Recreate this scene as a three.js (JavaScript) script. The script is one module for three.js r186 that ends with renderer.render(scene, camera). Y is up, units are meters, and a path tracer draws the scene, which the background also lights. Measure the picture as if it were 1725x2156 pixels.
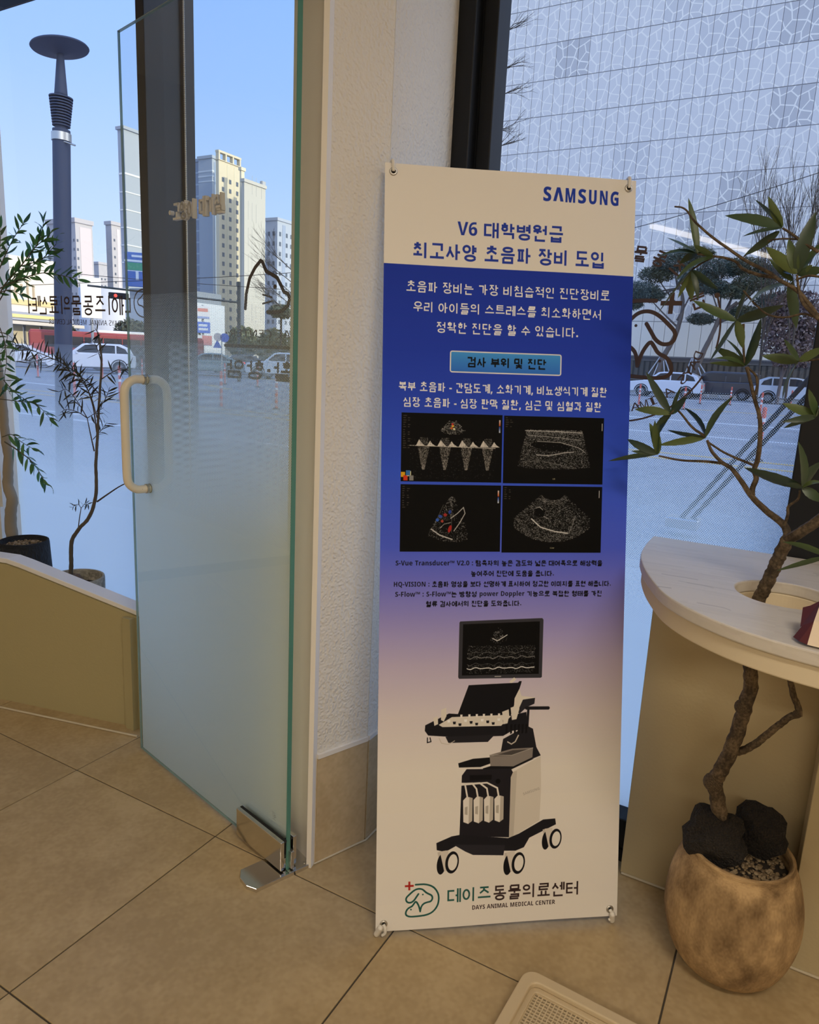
import * as THREE from 'three';
import { RoundedBoxGeometry } from 'three/addons/geometries/RoundedBoxGeometry.js';
import { mergeGeometries } from 'three/addons/utils/BufferGeometryUtils.js';
import { RectAreaLightUniformsLib } from 'three/addons/lights/RectAreaLightUniformsLib.js';

// ------------------------------------------------------------------ camera, sky, sun, lamps, exposure
RectAreaLightUniformsLib.init();
const scene = new THREE.Scene();
const renderer = new THREE.WebGLRenderer({ antialias: true });
renderer.toneMapping = THREE.LinearToneMapping;
renderer.toneMappingExposure = 1.0;
renderer.shadowMap.enabled = true;
const camera = new THREE.PerspectiveCamera(2 * Math.atan(1078 / 1500) * 180 / Math.PI, 1725 / 2156, 0.05, 900);
camera.position.set(0, 1.3366, 0);
camera.up.set(-0.142, 0.977, -0.157);
camera.lookAt(-0.470, 1.3366 - 0.206, -0.858);
scene.add(camera);

const SUN = new THREE.Vector3(0.95, 0.30, 0.06).normalize();
{ // clear winter sky: pale at the horizon, deeper blue above, a little brighter round the sun
  const W = 512, H = 256, data = new Float32Array(W * H * 4);
  const stops = [[-90, .30, .32, .36], [-1, .34, .36, .42], [0, .72, .79, .93], [8, .50, .65, .96], [18, .34, .53, .99], [30, .25, .45, 1.0], [60, .17, .35, .90], [90, .15, .32, .86]];
  const d = new THREE.Vector3();
  for (let j = 0; j < H; j++) for (let i = 0; i < W; i++) {
    const el = ((j + .5) / H - .5) * 180, az = ((i + .5) / W - .5) * 2 * Math.PI, e = el * Math.PI / 180;
    d.set(Math.cos(az) * Math.cos(e), Math.sin(e), Math.sin(az) * Math.cos(e));
    let k = 0; while (k < stops.length - 2 && el > stops[k + 1][0]) k++;
    const a = stops[k], b = stops[k + 1], t = Math.min(1, Math.max(0, (el - a[0]) / (b[0] - a[0])));
    const glow = el > 0 ? 2.4 * Math.pow(Math.max(0, d.dot(SUN)), 4) : 0, o = (j * W + i) * 4;
    data[o] = a[1] + (b[1] - a[1]) * t + glow; data[o + 1] = a[2] + (b[2] - a[2]) * t + glow * .94; data[o + 2] = a[3] + (b[3] - a[3]) * t + glow * .82; data[o + 3] = 1;
  }
  const sky = new THREE.DataTexture(data, W, H, THREE.RGBAFormat, THREE.FloatType);
  sky.mapping = THREE.EquirectangularReflectionMapping; sky.magFilter = THREE.LinearFilter; sky.needsUpdate = true;
  scene.background = sky; scene.environment = sky;
}
const SKY_GAIN = 1.3;
scene.backgroundIntensity = SKY_GAIN; scene.environmentIntensity = SKY_GAIN;
const sun = new THREE.DirectionalLight(new THREE.Color().setRGB(1, .86, .62), 3.3);
sun.position.copy(SUN).multiplyScalar(120).add(new THREE.Vector3(-60, 0, -60)); sun.target.position.set(-60, 0, -60);
sun.castShadow = true; sun.shadow.mapSize.set(2048, 2048);
Object.assign(sun.shadow.camera, { left: -160, right: 160, top: 120, bottom: -120, near: 1, far: 400 });
scene.add(sun, sun.target);
// unseen warm strip lamps under the ceiling, first set by its reflection, rest placed to light the room (fittings built further down): x, z, turn, length, width, strength
const CEILING = 2.78;
const LAMPS = [[-1.11, 4.72, -1.16, 2.5, .17, 9], [1.0, 2.5, 0, 1.6, .30, 33], [.80, 0.10, 0, 1.1, .30, 26], [-2.7, 1.9, 0, 1.4, .3, 15]];
const WARM = new THREE.Color().setRGB(1, .885, .73);

// ------------------------------------------------------------------ helpers
let seed = 7;
const rnd = () => { seed = (seed + 0x6d2b79f5) | 0; let t = Math.imul(seed ^ (seed >>> 15), 1 | seed); t = (t + Math.imul(t ^ (t >>> 7), 61 | t)) ^ t; return ((t ^ (t >>> 14)) >>> 0) / 4294967296; };
const rr = (a, b) => a + (b - a) * rnd();
const V = (x, y, z) => new THREE.Vector3(x, y, z);
const lin = (r, g, b) => new THREE.Color().setRGB(r, g, b);
const taken = {};
const numbered = (n) => { if (taken[n] === undefined) { taken[n] = 0; return n; } taken[n]++; return n + '_' + String(taken[n]).padStart(3, '0'); };
function clean(g) {
  if (g.index) g = g.toNonIndexed();
  for (const k of Object.keys(g.attributes)) if (!['position', 'normal', 'uv'].includes(k)) g.deleteAttribute(k);
  if (!g.attributes.normal) g.computeVertexNormals();
  if (!g.attributes.uv) g.setAttribute('uv', new THREE.BufferAttribute(new Float32Array(g.attributes.position.count * 2), 2));
  return g;
}
const join = (gs) => (gs.length === 1 ? gs[0] : mergeGeometries(gs.map(clean)));
function metric(g, s = 1, ox = 0, oy = 0) { // uv in metres from the dominant direction of each face
  g = clean(g); const p = g.attributes.position, n = g.attributes.normal, uv = g.attributes.uv;
  for (let i = 0; i < p.count; i++) {
    const ax = Math.abs(n.getX(i)), ay = Math.abs(n.getY(i)), az = Math.abs(n.getZ(i));
    const [u, v] = ay >= ax && ay >= az ? [p.getX(i), p.getZ(i)] : ax >= az ? [p.getZ(i), p.getY(i)] : [p.getX(i), p.getY(i)];
    uv.setXY(i, u / s + ox, v / s + oy);
  }
  return g;
}
const box = (w, h, d, x = 0, y = 0, z = 0, ry = 0) => { const g = new THREE.BoxGeometry(w, h, d); if (ry) g.rotateY(ry); return g.translate(x, y, z); };
const span = (x0, x1, y0, y1, z0, z1) => box(x1 - x0, y1 - y0, z1 - z0, (x0 + x1) / 2, (y0 + y1) / 2, (z0 + z1) / 2);
const rbox = (w, h, d, r, x = 0, y = 0, z = 0, ry = 0, seg = 2) => { const g = new RoundedBoxGeometry(w, h, d, seg, r); if (ry) g.rotateY(ry); return g.translate(x, y, z); };
const cyl = (r0, r1, h, x = 0, y = 0, z = 0, n = 20) => new THREE.CylinderGeometry(r1, r0, h, n).translate(x, y, z);
const rod = (a, b, r, n = 8, r1 = r) => { const d = b.clone().sub(a), g = new THREE.CylinderGeometry(r1, r, d.length(), n); g.applyQuaternion(new THREE.Quaternion().setFromUnitVectors(V(0, 1, 0), d.clone().normalize())); return g.translate((a.x + b.x) / 2, (a.y + b.y) / 2, (a.z + b.z) / 2); };
function tube(pts, r0, r1, sides = 7, knob = 0, steps) { // a tapering, slightly knobbly stem
  pts = pts.map((p) => (p.isVector3 ? p : V(...p)));
  const curve = new THREE.CatmullRomCurve3(pts, false, 'centripetal'), n = steps || Math.max(6, pts.length * 5), fr = curve.computeFrenetFrames(n, false), pos = [], idx = [], uv = [], len = curve.getLength();
  for (let i = 0; i <= n; i++) {
    const t = i / n, c = curve.getPointAt(t), r = r0 + (r1 - r0) * t;
    for (let k = 0; k <= sides; k++) {
      const a = (k % sides) / sides * Math.PI * 2, q = r * (1 + knob * (Math.sin(i * 2.7 + a * 2) * .5 + Math.sin(i * 1.3 + a) * .5));
      const o = fr.normals[i].clone().multiplyScalar(Math.cos(a) * q).addScaledVector(fr.binormals[i], Math.sin(a) * q).add(c);
      pos.push(o.x, o.y, o.z); uv.push(k / sides * r0 * 6, t * len);
    }
  }
  const w = sides + 1;
  for (let i = 0; i < n; i++) for (let k = 0; k < sides; k++) { const a = i * w + k; idx.push(a, a + 1, a + w, a + 1, a + w + 1, a + w); }
  for (const [row, flip] of [[0, 1], [n, 0]]) { const c = pos.length / 3, p = row ? curve.getPointAt(1) : curve.getPointAt(0); pos.push(p.x, p.y, p.z); uv.push(0, 0); for (let k = 0; k < sides; k++) flip ? idx.push(c, row * w + k + 1, row * w + k) : idx.push(c, row * w + k, row * w + k + 1); }
  const g = new THREE.BufferGeometry(); g.setAttribute('position', new THREE.Float32BufferAttribute(pos, 3)); g.setAttribute('uv', new THREE.Float32BufferAttribute(uv, 2)); g.setIndex(idx); g.computeVertexNormals(); return g;
}
function leafShape(b, t, w, roll = 0, bend = .12, steps = 7, serr = 0) { // a folded, arched blade from base b to tip t
  const d = t.clone().sub(b), L = d.length(), u = d.clone().normalize(); let s = V(0, 1, 0).cross(u); if (s.lengthSq() < 1e-4) s = V(1, 0, 0); s.normalize();
  const q = new THREE.Quaternion().setFromAxisAngle(u, roll); s.applyQuaternion(q); const nrm = u.clone().cross(s).normalize(), pos = [], idx = [], uv = [];
  for (let i = 0; i <= steps; i++) {
    const x = i / steps, half = w * .5 * Math.pow(Math.sin(Math.PI * Math.min(1, .04 + .96 * Math.pow(x, .82))), .8) * (1 + (i % 2 ? serr : -serr)), arch = Math.sin(Math.PI * x) * bend * L;
    const c = b.clone().addScaledVector(u, L * x).addScaledVector(nrm, arch);
    for (const k of [-1, 0, 1]) { const p = c.clone().addScaledVector(s, k * half).addScaledVector(nrm, Math.abs(k) * half * .28); pos.push(p.x, p.y, p.z); uv.push(.5 + k * .5, x); }
  }
  for (let i = 0; i < steps; i++) for (const k of [0, 1]) { const a = i * 3 + k; idx.push(a, a + 1, a + 3, a + 1, a + 4, a + 3); }
  const g = new THREE.BufferGeometry(); g.setAttribute('position', new THREE.Float32BufferAttribute(pos, 3)); g.setAttribute('uv', new THREE.Float32BufferAttribute(uv, 2)); g.setIndex(idx); g.computeVertexNormals(); return g;
}
function poly(pts, h, y0, bevel = 0) { // plan polygon [x, z] extruded upwards
  const s = new THREE.Shape(pts.map(([x, z]) => new THREE.Vector2(x, -z)));
  const g = new THREE.ExtrudeGeometry(s, { depth: h - 2 * bevel, bevelEnabled: bevel > 0, bevelThickness: bevel, bevelSize: bevel, bevelOffset: -bevel, bevelSegments: 2, curveSegments: 24 });
  return g.rotateX(-Math.PI / 2).translate(0, y0 + bevel, 0);
}
function mesh(name, geos, mat, parent) {
  const m = new THREE.Mesh(join([].concat(geos)), mat); m.name = parent === scene ? numbered(name) : name; m.castShadow = m.receiveShadow = true; if (parent) parent.add(m); return m;
}
function tag(o, label, category, group) { o.userData.label = label; if (category) o.userData.category = category; if (group) o.userData.group = group; return o; }
function thing(name, label, category, group, pos = [0, 0, 0], turn = 0) { const g = new THREE.Group(); g.name = numbered(name); scene.add(g); g.position.set(...pos); g.rotation.y = turn; return tag(g, label, category, group); }
function structure(name, label, category, geos, mat) { const o = geos ? mesh(name, geos, mat, scene) : new THREE.Group(); if (!geos) { o.name = name; scene.add(o); } o.userData.kind = 'structure'; return tag(o, label, category); }
function spawn(src, label, pos, turn) { const c = src.clone(); c.name = numbered(src.name.replace(/_\d{3}$/, '')); c.userData = { ...src.userData, label }; c.position.set(...pos); c.rotation.y = turn; scene.add(c); return c; }
const std = (c, roughness = .7, o = {}) => new THREE.MeshStandardMaterial({ color: Array.isArray(c) ? lin(...c) : c, roughness, ...o });
const phys = (c, roughness = .5, o = {}) => new THREE.MeshPhysicalMaterial({ color: Array.isArray(c) ? lin(...c) : c, roughness, ...o });
const canvas = (w, h) => { const c = document.createElement('canvas'); c.width = w; c.height = h; return [c, c.getContext('2d')]; };
function ctex(c, o = {}) { const t = new THREE.CanvasTexture(c); t.colorSpace = o.data ? THREE.NoColorSpace : THREE.SRGBColorSpace; t.magFilter = THREE.LinearFilter; t.wrapS = t.wrapT = o.clamp ? THREE.ClampToEdgeWrapping : THREE.RepeatWrapping; return t; }
function noiseGrid(n, cells, rs) { // tileable value noise
  const g = Array.from({ length: cells * cells }, () => rs()), out = new Float32Array(n * n), sm = (t) => t * t * (3 - 2 * t);
  for (let y = 0; y < n; y++) for (let x = 0; x < n; x++) { const fx = x / n * cells, fy = y / n * cells, x0 = Math.floor(fx), y0 = Math.floor(fy), tx = sm(fx - x0), ty = sm(fy - y0), q = (i, j) => g[(j % cells) * cells + (i % cells)]; out[y * n + x] = (q(x0, y0) * (1 - tx) + q(x0 + 1, y0) * tx) * (1 - ty) + (q(x0, y0 + 1) * (1 - tx) + q(x0 + 1, y0 + 1) * tx) * ty; }
  return out;
}
function noiseTex(n, layers, map, srgb = true) { // layers [[cells, weight]...] -> map(v) = [r, g, b] 0..255
  const acc = new Float32Array(n * n); let tot = 0;
  for (const [c, w] of layers) { const g = noiseGrid(n, c, rnd); tot += w; for (let i = 0; i < acc.length; i++) acc[i] += g[i] * w; }
  const d = new Uint8Array(n * n * 4);
  for (let i = 0; i < acc.length; i++) { const c = map(acc[i] / tot, i); d[i * 4] = c[0]; d[i * 4 + 1] = c[1]; d[i * 4 + 2] = c[2]; d[i * 4 + 3] = 255; }
  const t = new THREE.DataTexture(d, n, n); t.colorSpace = srgb ? THREE.SRGBColorSpace : THREE.NoColorSpace; t.wrapS = t.wrapT = THREE.RepeatWrapping; t.magFilter = THREE.LinearFilter; t.needsUpdate = true; return t;
}
const grey = (v) => { const k = Math.max(0, Math.min(255, v * 255)); return [k, k, k]; };
const mixc = (a, b) => (v) => { const t = Math.max(0, Math.min(1, (v - .25) / .5)); return a.map((x, i) => x + (b[i] - x) * t); };

// Hangul composed from its letters: strokes in a unit cell, y down
const LEAD = 'ㄱㄲㄴㄷㄸㄹㅁㅂㅃㅅㅆㅇㅈㅉㅊㅋㅌㅍㅎ', VOW = 'ㅏㅐㅑㅒㅓㅔㅕㅖㅗㅘㅙㅚㅛㅜㅝㅞㅟㅠㅡㅢㅣ', TAIL = ['', 'ㄱ', 'ㄲ', 'ㄱㅅ', 'ㄴ', 'ㄴㅈ', 'ㄴㅎ', 'ㄷ', 'ㄹ', 'ㄹㄱ', 'ㄹㅁ', 'ㄹㅂ', 'ㄹㅅ', 'ㄹㅌ', 'ㄹㅍ', 'ㄹㅎ', 'ㅁ', 'ㅂ', 'ㅂㅅ', 'ㅅ', 'ㅆ', 'ㅇ', 'ㅈ', 'ㅊ', 'ㅋ', 'ㅌ', 'ㅍ', 'ㅎ'];
const ring = (x, y, rx, ry) => Array.from({ length: 17 }, (_, i) => [x + Math.cos(i / 8 * Math.PI) * rx, y + Math.sin(i / 8 * Math.PI) * ry]).flat();
const JAMO = { 'ㄱ': [[0, 0, 1, 0, 1, 1]], 'ㄴ': [[0, 0, 0, 1, 1, 1]], 'ㄷ': [[1, 0, 0, 0, 0, 1, 1, 1]], 'ㄹ': [[0, 0, 1, 0, 1, .5, 0, .5, 0, 1, 1, 1]], 'ㅁ': [[0, 0, 1, 0, 1, 1, 0, 1, 0, 0]], 'ㅂ': [[0, 0, 0, 1, 1, 1, 1, 0], [0, .45, 1, .45]], 'ㅅ': [[.5, 0, .42, .45, 0, 1], [.47, .35, 1, 1]], 'ㅇ': [ring(.5, .5, .5, .5)], 'ㅈ': [[0, 0, 1, 0], [.5, 0, .42, .5, 0, 1], [.47, .4, 1, 1]], 'ㅊ': [[.32, -.08, .68, -.08], [0, .2, 1, .2], [.5, .2, .42, .6, 0, 1], [.47, .52, 1, 1]], 'ㅋ': [[0, 0, 1, 0, 1, 1], [0, .48, 1, .48]], 'ㅌ': [[1, 0, 0, 0, 0, 1, 1, 1], [0, .5, 1, .5]], 'ㅍ': [[0, 0, 1, 0], [0, 1, 1, 1], [.28, 0, .28, 1], [.72, 0, .72, 1]], 'ㅎ': [[.3, -.08, .7, -.08], [0, .2, 1, .2], ring(.5, .7, .38, .3)] };
const UPRIGHT = { 'ㅏ': [[.3, 0, .3, 1], [.3, .5, 1, .5]], 'ㅐ': [[.1, 0, .1, 1], [.9, 0, .9, 1], [.1, .5, .9, .5]], 'ㅑ': [[.3, 0, .3, 1], [.3, .36, 1, .36], [.3, .64, 1, .64]], 'ㅓ': [[.75, 0, .75, 1], [0, .5, .75, .5]], 'ㅔ': [[.45, 0, .45, 1], [.95, 0, .95, 1], [0, .5, .45, .5]], 'ㅕ': [[.75, 0, .75, 1], [0, .36, .75, .36], [0, .64, .75, .64]], 'ㅖ': [[.45, 0, .45, 1], [.95, 0, .95, 1], [0, .36, .45, .36], [0, .64, .45, .64]], 'ㅣ': [[.55, 0, .55, 1]], 'ㅒ': [[.1, 0, .1, 1], [.9, 0, .9, 1], [.1, .4, .9, .4], [.1, .6, .9, .6]] };
const FLAT = { 'ㅗ': [[0, .85, 1, .85], [.5, 0, .5, .85]], 'ㅛ': [[0, .85, 1, .85], [.33, 0, .33, .85], [.67, 0, .67, .85]], 'ㅜ': [[0, .15, 1, .15], [.5, .15, .5, 1]], 'ㅠ': [[0, .15, 1, .15], [.33, .15, .33, 1], [.67, .15, .67, 1]], 'ㅡ': [[0, .5, 1, .5]] };
const BOTH = { 'ㅘ': 'ㅗㅏ', 'ㅙ': 'ㅗㅐ', 'ㅚ': 'ㅗㅣ', 'ㅝ': 'ㅜㅓ', 'ㅞ': 'ㅜㅔ', 'ㅟ': 'ㅜㅣ', 'ㅢ': 'ㅡㅣ' }, TWIN = { 'ㄲ': 'ㄱㄱ', 'ㄸ': 'ㄷㄷ', 'ㅃ': 'ㅂㅂ', 'ㅆ': 'ㅅㅅ', 'ㅉ': 'ㅈㅈ' };
function syllable(ch) {
  const c = ch.charCodeAt(0) - 0xac00, l = LEAD[Math.floor(c / 588)], v = VOW[Math.floor(c % 588 / 28)], t = TAIL[c % 28], out = [];
  const put = (strokes, [x0, x1, y0, y1]) => strokes.forEach((s) => out.push(s.map((k, i) => (i % 2 ? y0 + k * (y1 - y0) : x0 + k * (x1 - x0)))));
  const cons = (j, b) => { const p = TWIN[j] || j; if (p.length === 2) { const m = (b[0] + b[1]) / 2, g = (b[1] - b[0]) * .07; put(JAMO[p[0]], [b[0], m - g, b[2], b[3]]); put(JAMO[p[1]], [m + g, b[1], b[2], b[3]]); } else put(JAMO[p], b); };
  if (UPRIGHT[v]) { cons(l, t ? [.07, .5, .07, .46] : [.06, .5, .16, .8]); put(UPRIGHT[v], t ? [.62, .95, .01, .56] : [.6, .95, .01, .97]); if (t) cons(t, [.2, .86, .66, .96]); }
  else if (FLAT[v]) { cons(l, t ? [.2, .8, .05, .3] : [.18, .82, .07, .46]); put(FLAT[v], t ? [.03, .97, .38, .58] : [.03, .97, .56, .93]); if (t) cons(t, [.2, .8, .68, .97]); }
  else { const [h, u] = BOTH[v]; cons(l, t ? [.08, .5, .05, .28] : [.08, .52, .1, .42]); put(FLAT[h], t ? [.03, .6, .36, .54] : [.03, .62, .54, .8]); put(UPRIGHT[u], t ? [.66, .95, .01, .6] : [.66, .95, .01, .97]); if (t) cons(t, [.2, .84, .69, .97]); }
  return out;
}
const isHangul = (c) => c >= '가' && c <= '힣';
function write(ctx, str, x0, x1, base, size, weight = .1, bold = true) { // mixed Hangul and Latin, fitted between x0 and x1 on a baseline
  ctx.font = (bold ? 'bold ' : '') + size + 'px sans-serif';
  const wide = [...str].map((c) => (isHangul(c) ? size * .94 : c === ' ' ? size * .32 : ctx.measureText(c).width * 1.0)), tot = wide.reduce((a, b) => a + b, 0), k = (x1 - x0) / tot;
  let x = x0; ctx.lineCap = 'butt'; ctx.lineJoin = 'miter'; ctx.lineWidth = size * weight;
  [...str].forEach((c, i) => {
    if (isHangul(c)) { const s = size * .86, w = wide[i] * k * .9; for (const st of syllable(c)) { ctx.beginPath(); for (let j = 0; j < st.length; j += 2) { const X = x + wide[i] * k * .05 + st[j] * w, Y = base - s * .9 + st[j + 1] * s; j ? ctx.lineTo(X, Y) : ctx.moveTo(X, Y); } ctx.stroke(); } }
    else if (c !== ' ') { ctx.save(); ctx.translate(x, base); ctx.scale(k, 1); ctx.fillText(c, 0, 0); ctx.restore(); }
    x += wide[i] * k;
  });
}
const TREE_BRANCH = [[[[-0.026,0.3,-1.6],[-0.055,0.412,-1.594],[-0.067,0.46,-1.589],[-0.051,0.524,-1.583],[-0.039,0.592,-1.578],[-0.032,0.658,-1.572],[-0.027,0.715,-1.566],[-0.038,0.767,-1.561],[-0.056,0.807,-1.555]],0.0175,0.0135],[[[-0.056,0.807,-1.555],[-0.05,0.855,-1.538],[-0.035,0.913,-1.521],[-0.022,0.964,-1.504],[-0.01,1.019,-1.487],[-0.002,1.05,-1.47]],0.0135,0.0115],[[[-0.033,0.546,-1.585],[-0.006,0.573,-1.581],[0.028,0.624,-1.578],[0.056,0.664,-1.574],[0.068,0.672,-1.571],[0.051,0.715,-1.567],[0.04,0.755,-1.564],[0.041,0.788,-1.56]],0.0085,0.0055],[[[-0.002,1.048,-1.47],[0.012,1.064,-1.453],[0.041,1.098,-1.437],[0.073,1.143,-1.42]],0.01,0.009],[[[-0.001,1.05,-1.47],[-0.012,1.07,-1.486],[-0.045,1.09,-1.502],[-0.075,1.112,-1.519],[-0.099,1.138,-1.535],[-0.121,1.159,-1.551],[-0.141,1.167,-1.568],[-0.165,1.186,-1.584],[-0.178,1.206,-1.6]],0.0075,0.0028],[[[-0.142,1.164,-1.585],[-0.176,1.163,-1.597],[-0.226,1.159,-1.608],[-0.274,1.162,-1.62]],0.003,0.002],[[[-0.084,1.167,-1.58],[-0.14,1.185,-1.59],[-0.178,1.204,-1.6]],0.0028,0.002],[[[-0.075,1.112,-1.53],[-0.077,1.127,-1.533],[-0.073,1.146,-1.537],[-0.079,1.162,-1.54],[-0.076,1.182,-1.543],[-0.077,1.217,-1.547],[-0.084,1.264,-1.55],[-0.098,1.299,-1.553],[-0.115,1.345,-1.557],[-0.121,1.358,-1.56]],0.0055,0.003],[[[-0.099,1.301,-1.555],[-0.097,1.322,-1.557],[-0.101,1.341,-1.558],[-0.119,1.358,-1.56]],0.0028,0.002],[[[-0.182,1.214,-1.6],[-0.209,1.229,-1.603],[-0.248,1.264,-1.607],[-0.259,1.255,-1.61]],0.003,0.002],[[[-0.012,1.073,-1.47],[-0.009,1.095,-1.462],[-0.01,1.112,-1.455],[0.003,1.128,-1.448],[0.004,1.145,-1.44]],0.003,0.002],[[[0.007,1.421,-1.43],[-0.01,1.444,-1.445],[-0.049,1.49,-1.461],[-0.082,1.511,-1.476],[-0.098,1.524,-1.492],[-0.143,1.549,-1.507],[-0.177,1.573,-1.523],[-0.215,1.601,-1.538],[-0.252,1.634,-1.554],[-0.268,1.654,-1.569],[-0.283,1.665,-1.585],[-0.298,1.67,-1.6]],0.0043,0.0016],[[[-0.092,1.52,-1.51],[-0.116,1.525,-1.522],[-0.15,1.539,-1.533],[-0.164,1.553,-1.545],[-0.185,1.562,-1.557],[-0.205,1.567,-1.568],[-0.24,1.574,-1.58]],0.0035,0.002],[[[-0.027,1.553,-1.45],[-0.054,1.573,-1.467],[-0.074,1.59,-1.483],[-0.089,1.602,-1.5]],0.003,0.002],[[[-0.054,1.577,-1.47],[-0.092,1.583,-1.493],[-0.123,1.58,-1.517],[-0.151,1.561,-1.54]],0.0018,0.0013],[[[-0.01,1.441,-1.43],[-0.037,1.468,-1.443],[-0.048,1.494,-1.457],[-0.054,1.518,-1.47]],0.0035,0.002],[[[-0.136,1.439,-1.55],[-0.133,1.409,-1.555],[-0.125,1.365,-1.56]],0.0025,0.0022],[[[-0.142,1.498,-1.53],[-0.119,1.474,-1.514],[-0.093,1.453,-1.498],[-0.063,1.447,-1.482],[-0.034,1.452,-1.466],[-0.011,1.443,-1.45]],0.0018,0.002],[[[-0.207,1.567,-1.57],[-0.224,1.557,-1.565],[-0.245,1.541,-1.56]],0.002,0.0018],[[[0.013,1.378,-1.42],[-0.004,1.374,-1.435],[-0.03,1.371,-1.45]],0.002,0.0018],[[[-0.054,1.509,-1.46],[-0.036,1.514,-1.45],[-0.017,1.511,-1.44]],0.002,0.002]];
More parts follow.
